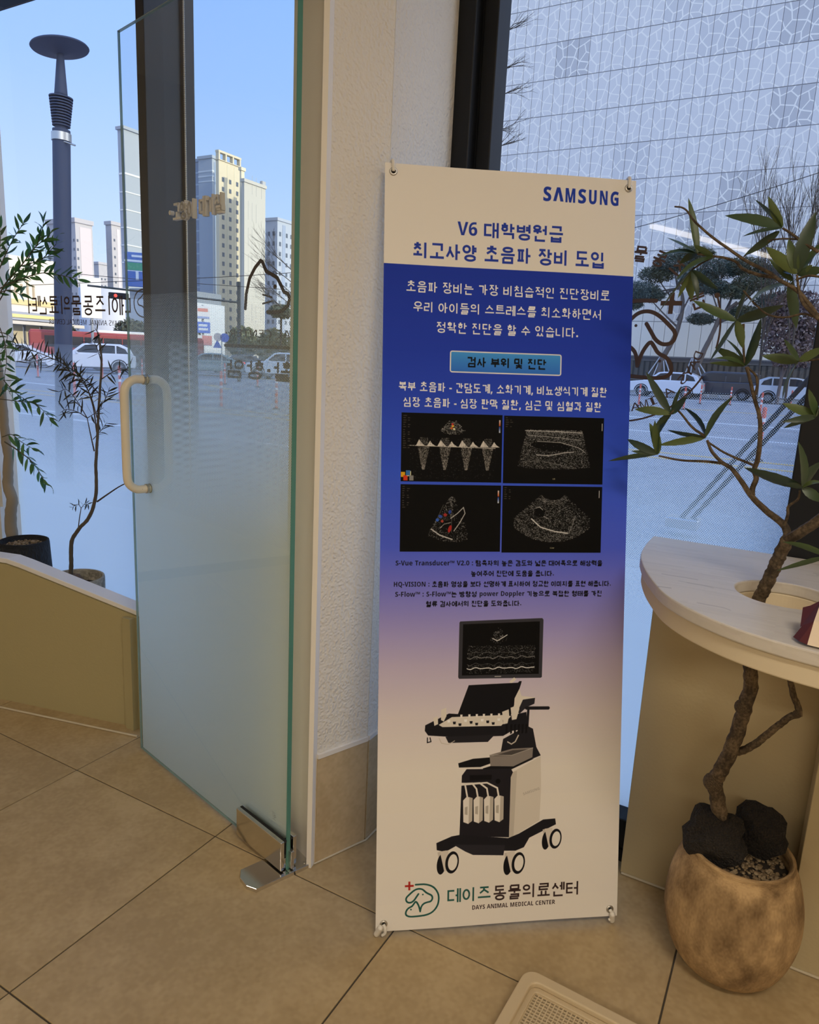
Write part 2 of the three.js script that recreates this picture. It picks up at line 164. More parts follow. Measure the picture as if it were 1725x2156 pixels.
const TREE_LEAF = [[[-0.091,1.603,-1.502],[-0.192,1.633,-1.523],0.0299],[[-0.091,1.603,-1.501],[-0.144,1.658,-1.52],0.026],[[-0.091,1.604,-1.503],[-0.121,1.659,-1.504],0.0208],[[-0.09,1.602,-1.497],[-0.152,1.587,-1.478],0.0156],[[-0.094,1.597,-1.498],[-0.149,1.559,-1.516],0.0195],[[-0.24,1.575,-1.58],[-0.273,1.684,-1.592],0.0195],[[-0.241,1.575,-1.583],[-0.271,1.632,-1.603],0.013],[[-0.241,1.575,-1.582],[-0.297,1.602,-1.55],0.026],[[-0.24,1.575,-1.577],[-0.314,1.567,-1.558],0.0208],[[-0.24,1.575,-1.578],[-0.276,1.558,-1.597],0.0208],[[-0.24,1.575,-1.582],[-0.206,1.573,-1.569],0.0156],[[-0.208,1.566,-1.568],[-0.27,1.52,-1.544],0.026],[[-0.208,1.565,-1.567],[-0.234,1.533,-1.594],0.0156],[[-0.208,1.566,-1.569],[-0.247,1.589,-1.556],0.0156],[[-0.245,1.54,-1.56],[-0.304,1.456,-1.578],0.013],[[-0.245,1.54,-1.56],[-0.241,1.485,-1.584],0.0273],[[-0.244,1.539,-1.557],[-0.187,1.5,-1.534],0.0234],[[-0.245,1.54,-1.56],[-0.266,1.488,-1.57],0.013],[[-0.244,1.539,-1.557],[-0.224,1.482,-1.553],0.0156],[[-0.055,1.52,-1.467],[-0.109,1.563,-1.445],0.026],[[-0.055,1.52,-1.47],[-0.076,1.58,-1.473],0.0234],[[-0.055,1.52,-1.469],[-0.04,1.623,-1.472],0.0325],[[-0.055,1.521,-1.473],[-0.022,1.576,-1.48],0.0234],[[-0.055,1.52,-1.467],[-0.081,1.529,-1.497],0.013],[[-0.055,1.521,-1.474],[-0.032,1.533,-1.459],0.0156],[[-0.055,1.52,-1.472],[-0.01,1.527,-1.465],0.0234],[[-0.061,1.51,-1.49],[-0.104,1.55,-1.498],0.0208],[[-0.069,1.505,-1.486],[-0.133,1.464,-1.507],0.0312],[[-0.066,1.506,-1.491],[-0.043,1.429,-1.507],0.0286],[[-0.06,1.51,-1.489],[-0.058,1.476,-1.502],0.0182],[[-0.15,1.444,-1.551],[-0.232,1.481,-1.531],0.0299],[[-0.15,1.444,-1.551],[-0.136,1.513,-1.544],0.026],[[-0.149,1.444,-1.547],[-0.072,1.476,-1.573],0.0299],[[-0.15,1.444,-1.554],[-0.19,1.366,-1.565],0.0299],[[-0.149,1.444,-1.548],[-0.13,1.392,-1.54],0.026],[[-0.124,1.361,-1.562],[-0.184,1.394,-1.568],0.026],[[-0.124,1.361,-1.563],[-0.19,1.363,-1.56],0.013],[[-0.124,1.361,-1.564],[-0.164,1.41,-1.545],0.0299],[[-0.124,1.361,-1.557],[-0.105,1.45,-1.528],0.0286],[[-0.124,1.361,-1.558],[-0.178,1.372,-1.528],0.0156],[[-0.03,1.371,-1.454],[-0.091,1.378,-1.461],0.0234],[[-0.03,1.371,-1.446],[-0.058,1.407,-1.43],0.0182],[[-0.03,1.371,-1.451],[-0.045,1.302,-1.419],0.0286],[[-0.03,1.371,-1.449],[0.009,1.395,-1.427],0.0234],[[-0.259,1.255,-1.612],[-0.324,1.341,-1.628],0.0234],[[-0.259,1.255,-1.61],[-0.339,1.258,-1.631],0.0234],[[-0.259,1.255,-1.611],[-0.225,1.294,-1.577],0.026],[[-0.259,1.255,-1.611],[-0.248,1.315,-1.639],0.0156],[[-0.259,1.255,-1.614],[-0.284,1.202,-1.629],0.0234],[[-0.258,1.256,-1.608],[-0.292,1.218,-1.616],0.0182],[[-0.182,1.212,-1.602],[-0.236,1.27,-1.624],0.0299],[[-0.182,1.213,-1.596],[-0.139,1.302,-1.602],0.0312],[[-0.182,1.212,-1.602],[-0.265,1.219,-1.626],0.0182],[[-0.183,1.212,-1.604],[-0.278,1.185,-1.619],0.0208],[[-0.276,1.166,-1.619],[-0.35,1.19,-1.64],0.0234],[[-0.277,1.166,-1.624],[-0.302,1.232,-1.618],0.0312],[[-0.277,1.166,-1.622],[-0.285,1.241,-1.585],0.0234],[[-0.277,1.166,-1.623],[-0.382,1.139,-1.616],0.0182],[[-0.276,1.166,-1.618],[-0.335,1.166,-1.623],0.013],[[-0.276,1.166,-1.616],[-0.281,1.246,-1.619],0.0156],[[0.01,1.278,-1.422],[-0.045,1.297,-1.423],0.0286],[[0.01,1.278,-1.424],[-0.008,1.324,-1.423],0.026],[[0.01,1.278,-1.422],[-0.041,1.266,-1.392],0.0156],[[0.01,1.278,-1.417],[-0.037,1.254,-1.418],0.0156],[[0.01,1.278,-1.424],[0.021,1.313,-1.433],0.026],[[0.007,1.151,-1.442],[-0.093,1.174,-1.456],0.0325],[[0.007,1.151,-1.442],[-0.011,1.234,-1.413],0.0299],[[0.007,1.151,-1.443],[0.033,1.199,-1.467],0.0312],[[0.007,1.151,-1.437],[-0.02,1.155,-1.433],0.0156],[[0.007,1.151,-1.436],[0.041,1.129,-1.444],0.0234],[[0.007,1.151,-1.437],[0.037,1.166,-1.427],0.0182],[[0.063,1.042,-1.398],[-0.01,1.06,-1.382],0.0156],[[0.063,1.042,-1.4],[-0.013,0.996,-1.424],0.0156]];
const NANDINA_BRANCH = [[[[-2.819,0.515,-1.72],[-2.822,0.636,-1.72],[-2.803,0.699,-1.72],[-2.824,0.766,-1.72],[-2.808,0.885,-1.72],[-2.819,0.951,-1.72],[-2.82,1.056,-1.72],[-2.824,1.188,-1.72],[-2.842,1.298,-1.72]],0.024,0.012],[[[-2.842,1.298,-1.72],[-2.838,1.443,-1.72],[-2.819,1.55,-1.72]],0.011,0.008],[[[-2.794,1.477,-1.7],[-2.726,1.547,-1.7],[-2.617,1.614,-1.7],[-2.526,1.677,-1.7],[-2.442,1.712,-1.7]],0.003,0.0012000000000000001],[[[-2.812,1.479,-1.72],[-2.696,1.575,-1.72],[-2.605,1.608,-1.72],[-2.504,1.647,-1.72],[-2.433,1.69,-1.72]],0.0025,0.001],[[[-2.743,1.528,-1.68],[-2.605,1.561,-1.68],[-2.464,1.584,-1.68],[-2.359,1.574,-1.68],[-2.27,1.56,-1.68]],0.0025,0.001],[[[-2.77,1.582,-1.7],[-2.714,1.649,-1.7],[-2.649,1.714,-1.7],[-2.587,1.761,-1.7]],0.0025,0.001],[[[-2.768,1.511,-1.69],[-2.682,1.528,-1.69],[-2.612,1.511,-1.69]],0.002,0.0008],[[[-2.782,1.618,-1.71],[-2.756,1.686,-1.71],[-2.742,1.753,-1.71]],0.0025,0.001],[[[-2.632,1.615,-1.71],[-2.532,1.63,-1.71],[-2.448,1.652,-1.71]],0.0018,0.00072],[[[-2.572,1.638,-1.7],[-2.496,1.709,-1.7],[-2.473,1.756,-1.7]],0.0018,0.00072],[[[-2.709,1.388,-1.66],[-2.685,1.336,-1.66],[-2.681,1.266,-1.66],[-2.701,1.194,-1.66],[-2.671,1.142,-1.66]],0.002,0.0008],[[[-2.773,1.117,-1.68],[-2.652,1.116,-1.68],[-2.55,1.114,-1.68],[-2.469,1.067,-1.68]],0.002,0.0008],[[[-2.761,0.95,-1.68],[-2.672,0.922,-1.68],[-2.586,0.884,-1.68],[-2.514,0.813,-1.68]],0.0028,0.0011200000000000001],[[[-2.791,0.966,-1.69],[-2.727,0.981,-1.69],[-2.669,0.958,-1.69],[-2.596,0.938,-1.69]],0.002,0.0008],[[[-2.744,1.371,-1.68],[-2.699,1.363,-1.68],[-2.72,1.309,-1.68]],0.002,0.0008],[[[-2.724,1.193,-1.67],[-2.662,1.152,-1.67],[-2.577,1.121,-1.67]],0.0018,0.00072]];
const NANDINA_LEAF = [[[-2.743,1.53,-1.7],[-2.62,1.554,-1.675],0.0155],[[-2.734,1.539,-1.7],[-2.74,1.587,-1.688],0.0149],[[-2.724,1.548,-1.7],[-2.649,1.548,-1.707],0.0155],[[-2.707,1.558,-1.7],[-2.627,1.608,-1.672],0.014],[[-2.697,1.565,-1.7],[-2.596,1.554,-1.672],0.014],[[-2.686,1.571,-1.7],[-2.648,1.616,-1.692],0.0145],[[-2.67,1.581,-1.7],[-2.58,1.586,-1.674],0.0101],[[-2.655,1.59,-1.7],[-2.595,1.636,-1.681],0.0153],[[-2.641,1.598,-1.7],[-2.562,1.589,-1.686],0.012],[[-2.626,1.608,-1.7],[-2.627,1.649,-1.694],0.0102],[[-2.616,1.614,-1.7],[-2.509,1.613,-1.677],0.0136],[[-2.606,1.621,-1.7],[-2.589,1.669,-1.694],0.0101],[[-2.593,1.63,-1.7],[-2.528,1.626,-1.693],0.0123],[[-2.579,1.64,-1.7],[-2.565,1.674,-1.696],0.0158],[[-2.57,1.646,-1.7],[-2.464,1.66,-1.676],0.0131],[[-2.559,1.654,-1.7],[-2.609,1.705,-1.717],0.0153],[[-2.549,1.661,-1.7],[-2.465,1.674,-1.699],0.0148],[[-2.54,1.668,-1.7],[-2.576,1.703,-1.713],0.013],[[-2.529,1.675,-1.7],[-2.419,1.677,-1.684],0.01],[[-2.517,1.681,-1.7],[-2.481,1.718,-1.684],0.0129],[[-2.506,1.686,-1.7],[-2.424,1.69,-1.702],0.0146],[[-2.488,1.693,-1.7],[-2.463,1.736,-1.69],0.0119],[[-2.471,1.7,-1.7],[-2.391,1.696,-1.705],0.0152],[[-2.454,1.706,-1.7],[-2.464,1.749,-1.713],0.0146],[[-2.442,1.712,-1.7],[-2.367,1.734,-1.69],0.013],[[-2.753,1.528,-1.72],[-2.717,1.534,-1.736],0.0109],[[-2.739,1.539,-1.72],[-2.725,1.595,-1.721],0.0135],[[-2.729,1.547,-1.72],[-2.671,1.552,-1.72],0.0156],[[-2.72,1.555,-1.72],[-2.741,1.595,-1.725],0.0101],[[-2.711,1.562,-1.72],[-2.59,1.554,-1.7],0.0148],[[-2.697,1.573,-1.72],[-2.675,1.619,-1.715],0.0134],[[-2.678,1.581,-1.72],[-2.61,1.564,-1.734],0.0139],[[-2.661,1.587,-1.72],[-2.619,1.631,-1.698],0.0118],[[-2.641,1.594,-1.72],[-2.526,1.588,-1.695],0.0142],[[-2.627,1.6,-1.72],[-2.579,1.633,-1.709],0.016],[[-2.608,1.607,-1.72],[-2.509,1.6,-1.699],0.0117],[[-2.593,1.612,-1.72],[-2.549,1.64,-1.713],0.0142],[[-2.577,1.618,-1.72],[-2.469,1.616,-1.709],0.0109],[[-2.565,1.623,-1.72],[-2.536,1.674,-1.694],0.0136],[[-2.551,1.628,-1.72],[-2.504,1.637,-1.729],0.0156],[[-2.533,1.635,-1.72],[-2.543,1.671,-1.728],0.0118],[[-2.515,1.643,-1.72],[-2.413,1.646,-1.706],0.0133],[[-2.498,1.65,-1.72],[-2.499,1.695,-1.732],0.0106],[[-2.489,1.656,-1.72],[-2.46,1.666,-1.737],0.016],[[-2.478,1.663,-1.72],[-2.473,1.705,-1.703],0.0139],[[-2.463,1.672,-1.72],[-2.376,1.659,-1.712],0.0142],[[-2.449,1.68,-1.72],[-2.466,1.725,-1.732],0.0151],[[-2.438,1.687,-1.72],[-2.354,1.694,-1.696],0.0115],[[-2.433,1.69,-1.72],[-2.367,1.72,-1.71],0.013],[[-2.654,1.549,-1.68],[-2.579,1.527,-1.684],0.0123],[[-2.637,1.553,-1.68],[-2.602,1.595,-1.699],0.0158],[[-2.623,1.556,-1.68],[-2.502,1.552,-1.659],0.0114],[[-2.605,1.561,-1.68],[-2.585,1.607,-1.691],0.015],[[-2.583,1.564,-1.68],[-2.468,1.532,-1.653],0.0123],[[-2.562,1.568,-1.68],[-2.563,1.614,-1.695],0.0137],[[-2.541,1.571,-1.68],[-2.43,1.556,-1.655],0.0136],[[-2.528,1.573,-1.68],[-2.469,1.603,-1.657],0.014],[[-2.513,1.576,-1.68],[-2.462,1.546,-1.683],0.015],[[-2.492,1.579,-1.68],[-2.452,1.628,-1.667],0.0142],[[-2.474,1.582,-1.68],[-2.397,1.56,-1.682],0.0105],[[-2.456,1.583,-1.68],[-2.387,1.61,-1.67],0.0115],[[-2.441,1.582,-1.68],[-2.334,1.557,-1.655],0.0142],[[-2.428,1.58,-1.68],[-2.379,1.623,-1.675],0.01],[[-2.408,1.579,-1.68],[-2.392,1.545,-1.699],0.0144],[[-2.395,1.577,-1.68],[-2.357,1.599,-1.682],0.0153],[[-2.377,1.576,-1.68],[-2.351,1.544,-1.681],0.0136],[[-2.364,1.575,-1.68],[-2.271,1.604,-1.662],0.0152],[[-2.349,1.573,-1.68],[-2.293,1.528,-1.665],0.0126],[[-2.336,1.571,-1.68],[-2.222,1.582,-1.653],0.0117],[[-2.318,1.568,-1.68],[-2.241,1.533,-1.658],0.0119],[[-2.302,1.565,-1.68],[-2.267,1.587,-1.698],0.0116],[[-2.288,1.563,-1.68],[-2.25,1.53,-1.662],0.0105],[[-2.27,1.56,-1.68],[-2.19,1.549,-1.67],0.013],[[-2.741,1.617,-1.7],[-2.707,1.638,-1.709],0.0156],[[-2.732,1.628,-1.7],[-2.796,1.668,-1.714],0.012],[[-2.724,1.638,-1.7],[-2.676,1.639,-1.708],0.0151],[[-2.717,1.646,-1.7],[-2.743,1.675,-1.692],0.014],[[-2.706,1.657,-1.7],[-2.647,1.689,-1.711],0.0143],[[-2.699,1.664,-1.7],[-2.737,1.699,-1.71],0.0102],[[-2.691,1.673,-1.7],[-2.585,1.692,-1.69],0.0122],[[-2.679,1.684,-1.7],[-2.63,1.714,-1.672],0.0157],[[-2.669,1.695,-1.7],[-2.576,1.687,-1.675],0.0142],[[-2.659,1.705,-1.7],[-2.699,1.736,-1.71],0.0108],[[-2.65,1.714,-1.7],[-2.579,1.724,-1.702],0.0145],[[-2.637,1.724,-1.7],[-2.67,1.756,-1.712],0.0113],[[-2.627,1.731,-1.7],[-2.551,1.732,-1.689],0.0121],[[-2.617,1.739,-1.7],[-2.654,1.794,-1.71],0.0121],[[-2.603,1.749,-1.7],[-2.571,1.762,-1.71],0.015],[[-2.591,1.758,-1.7],[-2.648,1.802,-1.718],0.0118],[[-2.587,1.761,-1.7],[-2.526,1.794,-1.69],0.013],[[-2.738,1.517,-1.69],[-2.683,1.509,-1.691],0.0128],[[-2.721,1.521,-1.69],[-2.72,1.554,-1.709],0.0147],[[-2.701,1.525,-1.69],[-2.654,1.516,-1.695],0.0133],[[-2.679,1.528,-1.69],[-2.583,1.555,-1.684],0.0111],[[-2.661,1.523,-1.69],[-2.607,1.479,-1.674],0.0101],[[-2.645,1.519,-1.69],[-2.628,1.545,-1.708],0.0111],[[-2.63,1.516,-1.69],[-2.579,1.482,-1.678],0.011],[[-2.615,1.512,-1.69],[-2.51,1.536,-1.662],0.0156],[[-2.612,1.511,-1.69],[-2.525,1.493,-1.68],0.013],[[-2.773,1.643,-1.71],[-2.698,1.669,-1.703],0.0122],[[-2.768,1.655,-1.71],[-2.806,1.701,-1.724],0.0153],[[-2.763,1.666,-1.71],[-2.68,1.67,-1.694],0.0136],[[-2.76,1.675,-1.71],[-2.85,1.719,-1.726],0.0157],[[-2.756,1.687,-1.71],[-2.699,1.712,-1.717],0.0103],[[-2.754,1.698,-1.71],[-2.796,1.72,-1.706],0.0117],[[-2.751,1.709,-1.71],[-2.669,1.725,-1.716],0.0125],[[-2.749,1.718,-1.71],[-2.764,1.757,-1.688],0.0104],[[-2.747,1.728,-1.71],[-2.662,1.754,-1.684],0.0117],[[-2.745,1.74,-1.71],[-2.837,1.774,-1.72],0.0155],[[-2.742,1.753,-1.71],[-2.717,1.797,-1.7],0.013],[[-2.597,1.62,-1.71],[-2.594,1.601,-1.73],0.0117],[[-2.579,1.623,-1.71],[-2.531,1.648,-1.698],0.014],[[-2.56,1.626,-1.71],[-2.473,1.605,-1.696],0.0104],[[-2.544,1.628,-1.71],[-2.478,1.648,-1.692],0.0119],[[-2.528,1.631,-1.71],[-2.474,1.629,-1.724],0.0138],[[-2.515,1.634,-1.71],[-2.486,1.664,-1.692],0.0133],[[-2.5,1.638,-1.71],[-2.411,1.631,-1.692],0.0131],[[-2.483,1.643,-1.71],[-2.459,1.683,-1.721],0.0129],[[-2.466,1.647,-1.71],[-2.385,1.633,-1.701],0.0112],[[-2.448,1.652,-1.71],[-2.366,1.668,-1.7],0.013],[[-2.55,1.658,-1.7],[-2.429,1.658,-1.672],0.0127],[[-2.541,1.666,-1.7],[-2.547,1.705,-1.705],0.0119],[[-2.533,1.674,-1.7],[-2.475,1.683,-1.702],0.014],[[-2.524,1.682,-1.7],[-2.564,1.729,-1.704],0.015],[[-2.516,1.689,-1.7],[-2.464,1.721,-1.718],0.01],[[-2.505,1.7,-1.7],[-2.475,1.742,-1.692],0.0113],[[-2.497,1.707,-1.7],[-2.444,1.704,-1.708],0.0126],[[-2.491,1.718,-1.7],[-2.474,1.744,-1.68],0.0106],[[-2.487,1.726,-1.7],[-2.424,1.764,-1.698],0.0144],[[-2.482,1.736,-1.7],[-2.531,1.764,-1.703],0.0141],[[-2.479,1.743,-1.7],[-2.399,1.766,-1.691],0.0129],[[-2.473,1.755,-1.7],[-2.5,1.8,-1.7],0.0105],[[-2.473,1.756,-1.7],[-2.437,1.795,-1.69],0.013],[[-2.689,1.345,-1.66],[-2.712,1.313,-1.666],0.0108],[[-2.685,1.335,-1.66],[-2.562,1.327,-1.636],0.0119],[[-2.684,1.323,-1.66],[-2.712,1.306,-1.634],0.0106],[[-2.684,1.31,-1.66],[-2.552,1.307,-1.638],0.0143],[[-2.683,1.299,-1.66],[-2.754,1.266,-1.651],0.0137],[[-2.682,1.285,-1.66],[-2.656,1.264,-1.678],0.0153],[[-2.681,1.273,-1.66],[-2.756,1.248,-1.671],0.0129],[[-2.683,1.26,-1.66],[-2.629,1.234,-1.659],0.0151],[[-2.685,1.251,-1.66],[-2.716,1.244,-1.645],0.0146],[[-2.688,1.239,-1.66],[-2.649,1.226,-1.673],0.0122],[[-2.691,1.229,-1.66],[-2.75,1.211,-1.647],0.0159],[[-2.695,1.216,-1.66],[-2.562,1.203,-1.634],0.0144],[[-2.698,1.206,-1.66],[-2.748,1.175,-1.641],0.0154],[[-2.7,1.193,-1.66],[-2.617,1.197,-1.649],0.0111],[[-2.694,1.182,-1.66],[-2.656,1.152,-1.632],0.0152],[[-2.689,1.172,-1.66],[-2.581,1.152,-1.641],0.0109],[[-2.682,1.161,-1.66],[-2.755,1.121,-1.666],0.0103],[[-2.677,1.153,-1.66],[-2.573,1.149,-1.648],0.0113],[[-2.671,1.142,-1.66],[-2.629,1.099,-1.65],0.013],[[-2.708,1.116,-1.68],[-2.679,1.078,-1.691],0.01],[[-2.692,1.116,-1.68],[-2.661,1.132,-1.699],0.0129],[[-2.675,1.116,-1.68],[-2.625,1.075,-1.665],0.0155],[[-2.657,1.116,-1.68],[-2.61,1.127,-1.687],0.0106],[[-2.635,1.116,-1.68],[-2.561,1.076,-1.656],0.0123],[[-2.619,1.115,-1.68],[-2.546,1.115,-1.681],0.0104],[[-2.597,1.115,-1.68],[-2.538,1.066,-1.658],0.0144],[[-2.576,1.115,-1.68],[-2.475,1.133,-1.659],0.0155],[[-2.561,1.114,-1.68],[-2.526,1.087,-1.677],0.0152],[[-2.545,1.111,-1.68],[-2.467,1.109,-1.672],0.0115],[[-2.532,1.104,-1.68],[-2.528,1.072,-1.68],0.0134],[[-2.517,1.095,-1.68],[-2.412,1.073,-1.659],0.0109],[[-2.504,1.087,-1.68],[-2.509,1.03,-1.665],0.0123],[[-2.491,1.08,-1.68],[-2.434,1.068,-1.691],0.0153],[[-2.479,1.073,-1.68],[-2.49,1.032,-1.696],0.0128],[[-2.469,1.067,-1.68],[-2.383,1.059,-1.659],0.0146],[[-2.469,1.067,-1.68],[-2.402,1.038,-1.67],0.013],[[-2.705,0.932,-1.68],[-2.724,0.878,-1.687],0.0155],[[-2.693,0.928,-1.68],[-2.635,0.915,-1.692],0.0129],[[-2.674,0.922,-1.68],[-2.678,0.867,-1.69],0.0159],[[-2.657,0.915,-1.68],[-2.589,0.891,-1.683],0.0102],[[-2.645,0.91,-1.68],[-2.644,0.863,-1.674],0.0108],[[-2.633,0.905,-1.68],[-2.533,0.896,-1.659],0.0127],[[-2.62,0.899,-1.68],[-2.612,0.848,-1.662],0.0148],[[-2.606,0.893,-1.68],[-2.537,0.884,-1.667],0.0145],[[-2.589,0.886,-1.68],[-2.6,0.837,-1.676],0.0158],[[-2.581,0.879,-1.68],[-2.507,0.858,-1.67],0.0137],[[-2.574,0.872,-1.68],[-2.587,0.832,-1.681],0.0111],[[-2.565,0.864,-1.68],[-2.523,0.845,-1.692],0.0128],[[-2.555,0.854,-1.68],[-2.558,0.812,-1.678],0.0142],[[-2.548,0.847,-1.68],[-2.465,0.844,-1.656],0.0111],[[-2.538,0.837,-1.68],[-2.544,0.787,-1.687],0.0147],[[-2.528,0.826,-1.68],[-2.468,0.811,-1.663],0.0125],[[-2.519,0.818,-1.68],[-2.513,0.776,-1.671],0.0123],[[-2.514,0.813,-1.68],[-2.46,0.778,-1.67],0.013],[[-2.749,0.976,-1.69],[-2.661,0.936,-1.672],0.0143],[[-2.726,0.98,-1.69],[-2.629,0.975,-1.67],0.0106],[[-2.709,0.974,-1.69],[-2.681,0.927,-1.684],0.0146],[[-2.697,0.969,-1.69],[-2.634,0.961,-1.708],0.0141],[[-2.684,0.964,-1.69],[-2.726,0.895,-1.71],0.0124],[[-2.669,0.958,-1.69],[-2.599,0.964,-1.709],0.0108],[[-2.654,0.954,-1.69],[-2.648,0.898,-1.682],0.0155],[[-2.635,0.949,-1.69],[-2.562,0.956,-1.697],0.0144],[[-2.617,0.944,-1.69],[-2.655,0.9,-1.709],0.012],[[-2.604,0.94,-1.69],[-2.536,0.936,-1.679],0.0126],[[-2.596,0.938,-1.69],[-2.513,0.921,-1.68],0.013],[[-2.72,1.367,-1.68],[-2.682,1.34,-1.695],0.0152],[[-2.704,1.364,-1.68],[-2.664,1.392,-1.681],0.0147],[[-2.703,1.355,-1.68],[-2.81,1.324,-1.692],0.0151],[[-2.707,1.344,-1.68],[-2.673,1.314,-1.686],0.0138],[[-2.711,1.333,-1.68],[-2.754,1.309,-1.657],0.0142],[[-2.715,1.322,-1.68],[-2.603,1.3,-1.655],0.0123],[[-2.72,1.311,-1.68],[-2.797,1.301,-1.684],0.0137],[[-2.72,1.309,-1.68],[-2.724,1.26,-1.67],0.013],[[-2.7,1.177,-1.67],[-2.745,1.135,-1.679],0.0137],[[-2.688,1.169,-1.67],[-2.597,1.203,-1.669],0.0127],[[-2.675,1.16,-1.67],[-2.681,1.111,-1.67],0.0152],[[-2.661,1.151,-1.67],[-2.546,1.187,-1.646],0.0115],[[-2.642,1.145,-1.67],[-2.606,1.118,-1.665],0.0109],[[-2.629,1.14,-1.67],[-2.574,1.159,-1.67],0.0122],[[-2.611,1.133,-1.67],[-2.56,1.101,-1.667],0.011],[[-2.597,1.128,-1.67],[-2.518,1.145,-1.662],0.0133],[[-2.582,1.123,-1.67],[-2.552,1.079,-1.666],0.0108],[[-2.577,1.121,-1.67],[-2.498,1.1,-1.66],0.013]];
const OLIVE_BRANCH = [[[[-2.427,0.406,-1.7],[-2.415,0.521,-1.7],[-2.406,0.598,-1.7],[-2.355,0.659,-1.7],[-2.302,0.704,-1.7],[-2.266,0.763,-1.7],[-2.249,0.823,-1.7],[-2.246,0.911,-1.7],[-2.233,1.0,-1.7],[-2.222,1.086,-1.7],[-2.206,1.188,-1.7],[-2.193,1.271,-1.7],[-2.194,1.336,-1.7],[-2.206,1.384,-1.7]],0.0085,0.003],[[[-2.247,0.777,-1.7],[-2.176,0.816,-1.693],[-2.11,0.851,-1.687],[-2.061,0.872,-1.68]],0.0035,0.002],[[[-2.251,0.963,-1.7],[-2.263,1.032,-1.695],[-2.269,1.083,-1.69]],0.0028,0.0015],[[[-2.363,0.656,-1.7],[-2.348,0.692,-1.695],[-2.327,0.742,-1.69]],0.0022,0.0015],[[[-2.237,1.033,-1.703],[-2.254,1.134,-1.703],[-2.301,1.216,-1.703],[-2.39,1.262,-1.703],[-2.497,1.292,-1.703],[-2.609,1.314,-1.703],[-2.725,1.333,-1.703]],0.0025,0.00125],[[[-2.199,1.089,-1.678],[-2.232,1.17,-1.678],[-2.292,1.225,-1.678],[-2.369,1.254,-1.678]],0.002,0.001],[[[-2.193,1.172,-1.688],[-2.267,1.218,-1.688],[-2.343,1.239,-1.688],[-2.421,1.274,-1.688]],0.002,0.001],[[[-2.205,1.221,-1.701],[-2.144,1.249,-1.701],[-2.082,1.268,-1.701],[-2.054,1.261,-1.701]],0.002,0.001],[[[-2.188,1.288,-1.695],[-2.205,1.328,-1.695],[-2.228,1.359,-1.695]],0.0018,0.0009],[[[-2.141,1.383,-1.65],[-2.155,1.398,-1.65]],0.0015,0.00075],[[[-2.242,1.118,-1.719],[-2.204,1.154,-1.719],[-2.177,1.198,-1.719]],0.0018,0.0009],[[[-2.309,1.078,-1.72],[-2.358,1.095,-1.72],[-2.426,1.101,-1.72],[-2.461,1.087,-1.72]],0.0018,0.0009],[[[-2.261,1.084,-1.684],[-2.32,1.147,-1.684],[-2.37,1.178,-1.684],[-2.412,1.167,-1.684]],0.0018,0.0009],[[[-2.271,1.082,-1.692],[-2.228,1.103,-1.692],[-2.181,1.126,-1.692]],0.0016,0.0008],[[[-2.434,1.293,-1.66],[-2.505,1.273,-1.66],[-2.548,1.263,-1.66]],0.0015,0.00075],[[[-2.569,1.314,-1.677],[-2.657,1.303,-1.677]],0.0015,0.00075],[[[-2.284,0.753,-1.659],[-2.299,0.765,-1.659],[-2.335,0.749,-1.659]],0.0012,0.0006],[[[-2.35,0.736,-1.707],[-2.324,0.758,-1.707],[-2.308,0.756,-1.707]],0.0012,0.0006],[[[-2.354,1.263,-1.677],[-2.378,1.288,-1.677],[-2.409,1.303,-1.677]],0.0016,0.0008],[[[-2.303,0.999,-1.736],[-2.253,1.039,-1.736],[-2.223,1.067,-1.736]],0.0016,0.0008]];
